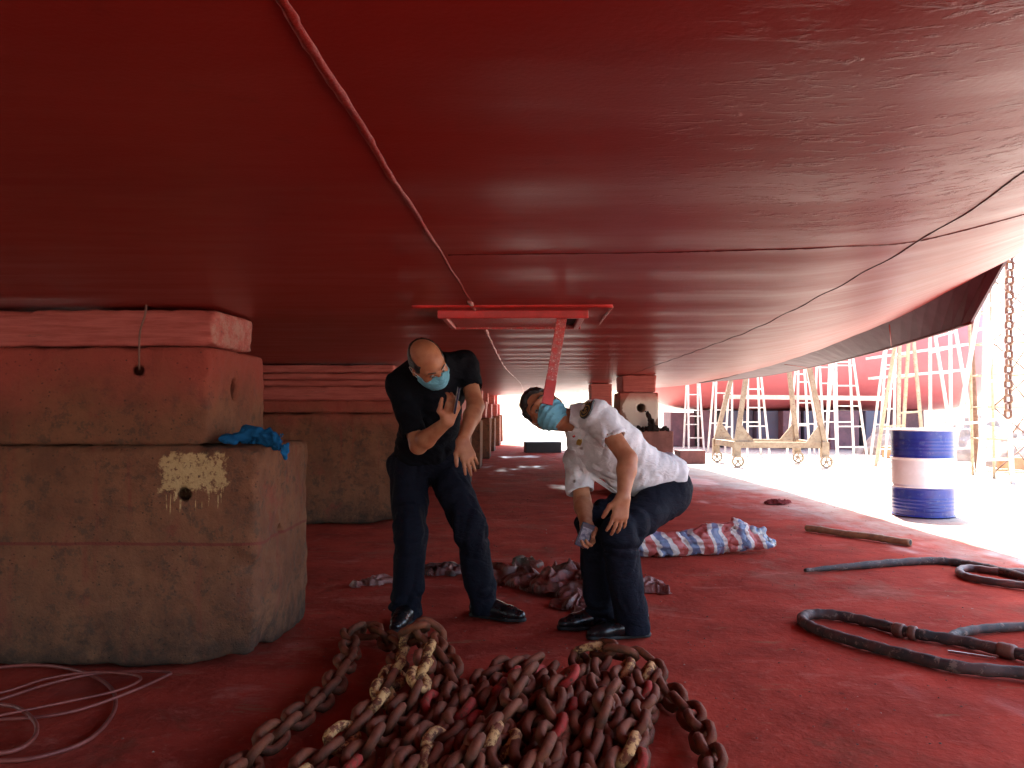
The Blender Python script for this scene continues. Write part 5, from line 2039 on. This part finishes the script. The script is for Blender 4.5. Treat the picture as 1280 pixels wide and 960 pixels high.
# bent man in the white uniform shirt
JB = dict(
    pelvis=P(826, 606, 3.99), chest=P(766, 560, 3.86), neck=P(724, 525, 3.80), head=P(681, 513, 3.82),
    shL=P(746, 518, 3.70), shR=P(722, 578, 3.96), elL=P(785, 574, 3.55), wrL=P(779, 622, 3.46),
    elR=P(728, 626, 3.86), wrR=P(733, 656, 3.66),
    hipL=P(834, 620, 3.90), hipR=P(820, 612, 4.08), knL=P(772, 668, 3.60), knR=P(744, 655, 3.80),
    anL=P(791, 772, 3.73), anR=P(752, 763, 3.90), toeL=Vector((-0.97, -0.22, 0)), toeR=Vector((-0.92, -0.25, 0)),
    hF=V(-0.20, 0.24, -0.95), hU=V(-0.76, 0.62, 0.0), front=V(-0.5, -0.5, -0.7))
optB = dict(
    hem=-0.02, hang=True, sleeveL=0.62, sleeveR=0.80, cuff=0.072, fold=0.0095, bulk=0.98, belly=0.03, shirt_g=0.016, vneck=True,
    trouser_r=(0.108, 0.092, 0.088),
    handL=(V(-0.18, -0.95, -0.12), V(0.25, 0.15, -0.95), V(-1, -0.2, 0), [(0.10, 0.30, 0.25), (0.12, 0.32, 0.25), (0.18, 0.38, 0.3), (0.2, 0.4, 0.3)], 0.13, ((0.7, 0.75, -0.3), (0.95, 0.3, -0.3)), 1.0),
    handR=(V(0.02, -0.82, -0.50), V(0.6, -0.35, 0.65), V(0.7, 0.1, -0.6), [(0.75, 0.9, 0.6), (0.8, 0.95, 0.6), (0.85, 0.95, 0.6), (0.9, 1.0, 0.6)], 0.04, ((0.5, 0.8, -0.3), (0.85, 0.1, -0.6)), 1.0))
pb_, shirtB, trouB = person(JB, "bent man in white uniform shirt with blue mask looking up at the hull", M_SHIRT, M_TROUSER, optB)


def patch(mat, name, px, py, prof, parent, surf, up_dir, lift=0.004, th=0.003):
    """flat badge of outline prof (right, up in metres) laid on a surface"""
    loc, nor = cast(surf, px, py)
    if loc is None:
        return None
    up_ = Vector(up_dir)
    up_ = (up_ - nor * up_.dot(nor)).normalized()
    rt_ = up_.cross(nor)
    c = loc + nor * lift
    n = len(prof)
    vs = [c + rt_ * a + up_ * b for a, b in prof] + [c + rt_ * a + up_ * b - nor * (th + lift) for a, b in prof]
    fs = [tuple(range(n)), tuple(range(2 * n - 1, n - 1, -1))] + [(i, (i + 1) % n, n + (i + 1) % n, n + i) for i in range(n)]
    return MB().add(vs, fs).build(name, mat, parent)


def disc(r0, r1=None, n=20, a0=0, a1=2 * math.pi):
    r1 = r1 or r0
    return [(r0 * math.cos(a0 + (a1 - a0) * k / n), r1 * math.sin(a0 + (a1 - a0) * k / n)) for k in range(n)]


UPB = V(-0.30, 0.95, 0)
body_out = [(-0.036, 0.026), (-0.040, 0.046), (-0.016, 0.040), (0.0, 0.046), (0.016, 0.040), (0.040, 0.046), (0.036, 0.026), (0.040, 0.0), (0.031, -0.026), (0.014, -0.041), (0.0, -0.045), (-0.014, -0.041), (-0.031, -0.026), (-0.040, 0.0)]
bd = patch(M_BADGE, "sleeve_badge", 733, 513, body_out, shirtB, shirtB, UPB, 0.006)
if bd:
    def ringp(r0, r1, n=24):
        return r0, r1, n
    loc, nor = cast(shirtB, 733, 513)
    up_ = (UPB - nor * UPB.dot(nor)).normalized()
    rt_ = up_.cross(nor)

    def on(a, b, l):
        return loc + rt_ * a + up_ * b + nor * l
    m = MB()
    n = 28
    vs, fs = [], []
    for rr_ in (0.031, 0.026):
        for k in range(n):
            an = 2 * math.pi * k / n
            vs.append(on(rr_ * math.cos(an), -0.006 + rr_ * math.sin(an), 0.0075))
    for k in range(n):
        fs.append((k, (k + 1) % n, n + (k + 1) % n, n + k))
    m.add(vs, fs)
    # small anchor in the middle
    m.add([on(*q, 0.0076) for q in ((-0.0025, 0.012), (0.0025, 0.012), (0.0025, -0.020), (-0.0025, -0.020))], [(0, 1, 2, 3)])
    m.add([on(*q, 0.0077) for q in ((-0.010, 0.006), (0.010, 0.006), (0.010, 0.002), (-0.010, 0.002))], [(0, 1, 2, 3)])
    vs, fs = [], []
    for k in range(11):
        an = math.pi + math.pi * k / 10
        for rr_ in (0.016, 0.011):
            vs.append(on(rr_ * math.cos(an), -0.006 + rr_ * math.sin(an), 0.0078))
    for k in range(10):
        fs.append((2 * k, 2 * k + 1, 2 * k + 3, 2 * k + 2))
    m.add(vs, fs)
    # banner strokes above
    for k in range(4):
        x0 = -0.028 + k * 0.0155
        m.add([on(*q, 0.0076) for q in ((x0, 0.032), (x0 + 0.009, 0.033), (x0 + 0.009, 0.040), (x0, 0.038))], [(0, 1, 2, 3)])
    m.build("badge_emblem", M_GOLD, bd)
pin = patch(M_GOLD, "chest_pin", 724, 552, [(-0.010, -0.018), (0.010, -0.018), (0.014, 0.004), (0.010, 0.018), (-0.006, 0.016), (-0.012, 0.002)], shirtB, shirtB, V(0.25, 0.95, 0), 0.007)
patch(M_BRIGHT, "pin_star", 718, 545, disc(0.006, None, 10), shirtB, shirtB, V(0, 1, 0), 0.008)
patch(M_BADGE, "chest_badge", 706, 586, disc(0.010, 0.015, 14), shirtB, shirtB, V(0.3, 0.95, 0), 0.006)
for (bx, by) in ((727, 560), (729, 588), (744, 606), (760, 609), (718, 602)):
    patch(M_METAL, "button", bx, by, disc(0.0075, None, 10), shirtB, shirtB, V(0, 1, 0), 0.005)
patch(M_BADGE, "shoulder_board", 714, 515, [(-0.014, -0.04), (0.014, -0.04), (0.014, 0.04), (-0.014, 0.04)], shirtB, shirtB, V(0.35, 0.9, 0), 0.01)
# collar: two folded leaves round the neck
upB = (JB['neck'] - JB['pelvis']).normalized()
F_, U_, R_ = ortho(JB['hF'], JB['hU'])
nd = (JB['head'] - U_ * 0.055 - JB['neck']).normalized()
f = Field(JB['neck'] - Vector((0.2, 0.2, 0.2)), JB['neck'] + Vector((0.2, 0.2, 0.2)), 0.005)
cN = JB['neck'] + nd * 0.030
f.cone(cN - nd * 0.025, cN + nd * 0.010, 0.086, 0.072, 0.01)
f.cone(cN - nd * 0.08, cN + nd * 0.08, 0.066, 0.064, 0.004, None, True)
frontB = V(-0.5, -0.5, -0.7)
f.cone(cN + frontB * 0.06 + nd * 0.03, cN + frontB * 0.11 - nd * 0.05, 0.03, 0.03, 0.004, None, True)
f.cut(cN + nd * 0.022, nd)
f.cut(cN - nd * 0.04, -nd)
f.build("collar", M_SHIRT, shirtB)
# button placket down the chest
pts = []
for (bx, by) in ((716, 562), (724, 577), (733, 590), (745, 601), (758, 609), (770, 616)):
    loc, nor = cast(shirtB, bx, by)
    if loc is not None:
        pts.append((loc, nor))
if len(pts) > 2:
    vs, fs = [], []
    for i, (p_, n_) in enumerate(pts):
        t_ = (pts[min(i + 1, len(pts) - 1)][0] - pts[max(i - 1, 0)][0]).normalized()
        s_ = t_.cross(n_).normalized() * 0.014
        vs += [p_ - s_ - n_ * 0.004, p_ - s_ + n_ * 0.003, p_ + s_ + n_ * 0.003, p_ + s_ - n_ * 0.004]
    for i in range(len(pts) - 1):
        for k in range(4):
            fs.append((i * 4 + k, i * 4 + (k + 1) % 4, i * 4 + 4 + (k + 1) % 4, i * 4 + 4 + k))
    fs += [(0, 1, 2, 3), tuple((len(pts) - 1) * 4 + k for k in range(4))]
    MB().add(vs, fs).build("placket", M_SHIRT, shirtB)
finish_person(pb_)
pc = P(731, 669, 3.575)
pd_ = V(-0.35, -0.9, -0.1)
ps_ = V(0.85, -0.35, 0.1)
ps_ = (ps_ - pd_ * ps_.dot(pd_)).normalized()
pn_ = pd_.cross(ps_)
rotp = Matrix((pd_, ps_, pn_)).transposed()
o = MB().box(pc, (0.112, 0.062, 0.016), rotp).build("mobile_phone", M_PHONE, None, False, 0.004)
tag(o, "dark blue handset held low in the bent man's right hand", "phone")
MB().box(pc + pn_ * (0.009 if pn_.dot(CF) < 0 else -0.009), (0.07, 0.045, 0.002), rotp).build("screen", simple("phone_screen", (0.05, 0.06, 0.10), (0.20, 0.22, 0.26), 60, 0.15, 0.0), o)
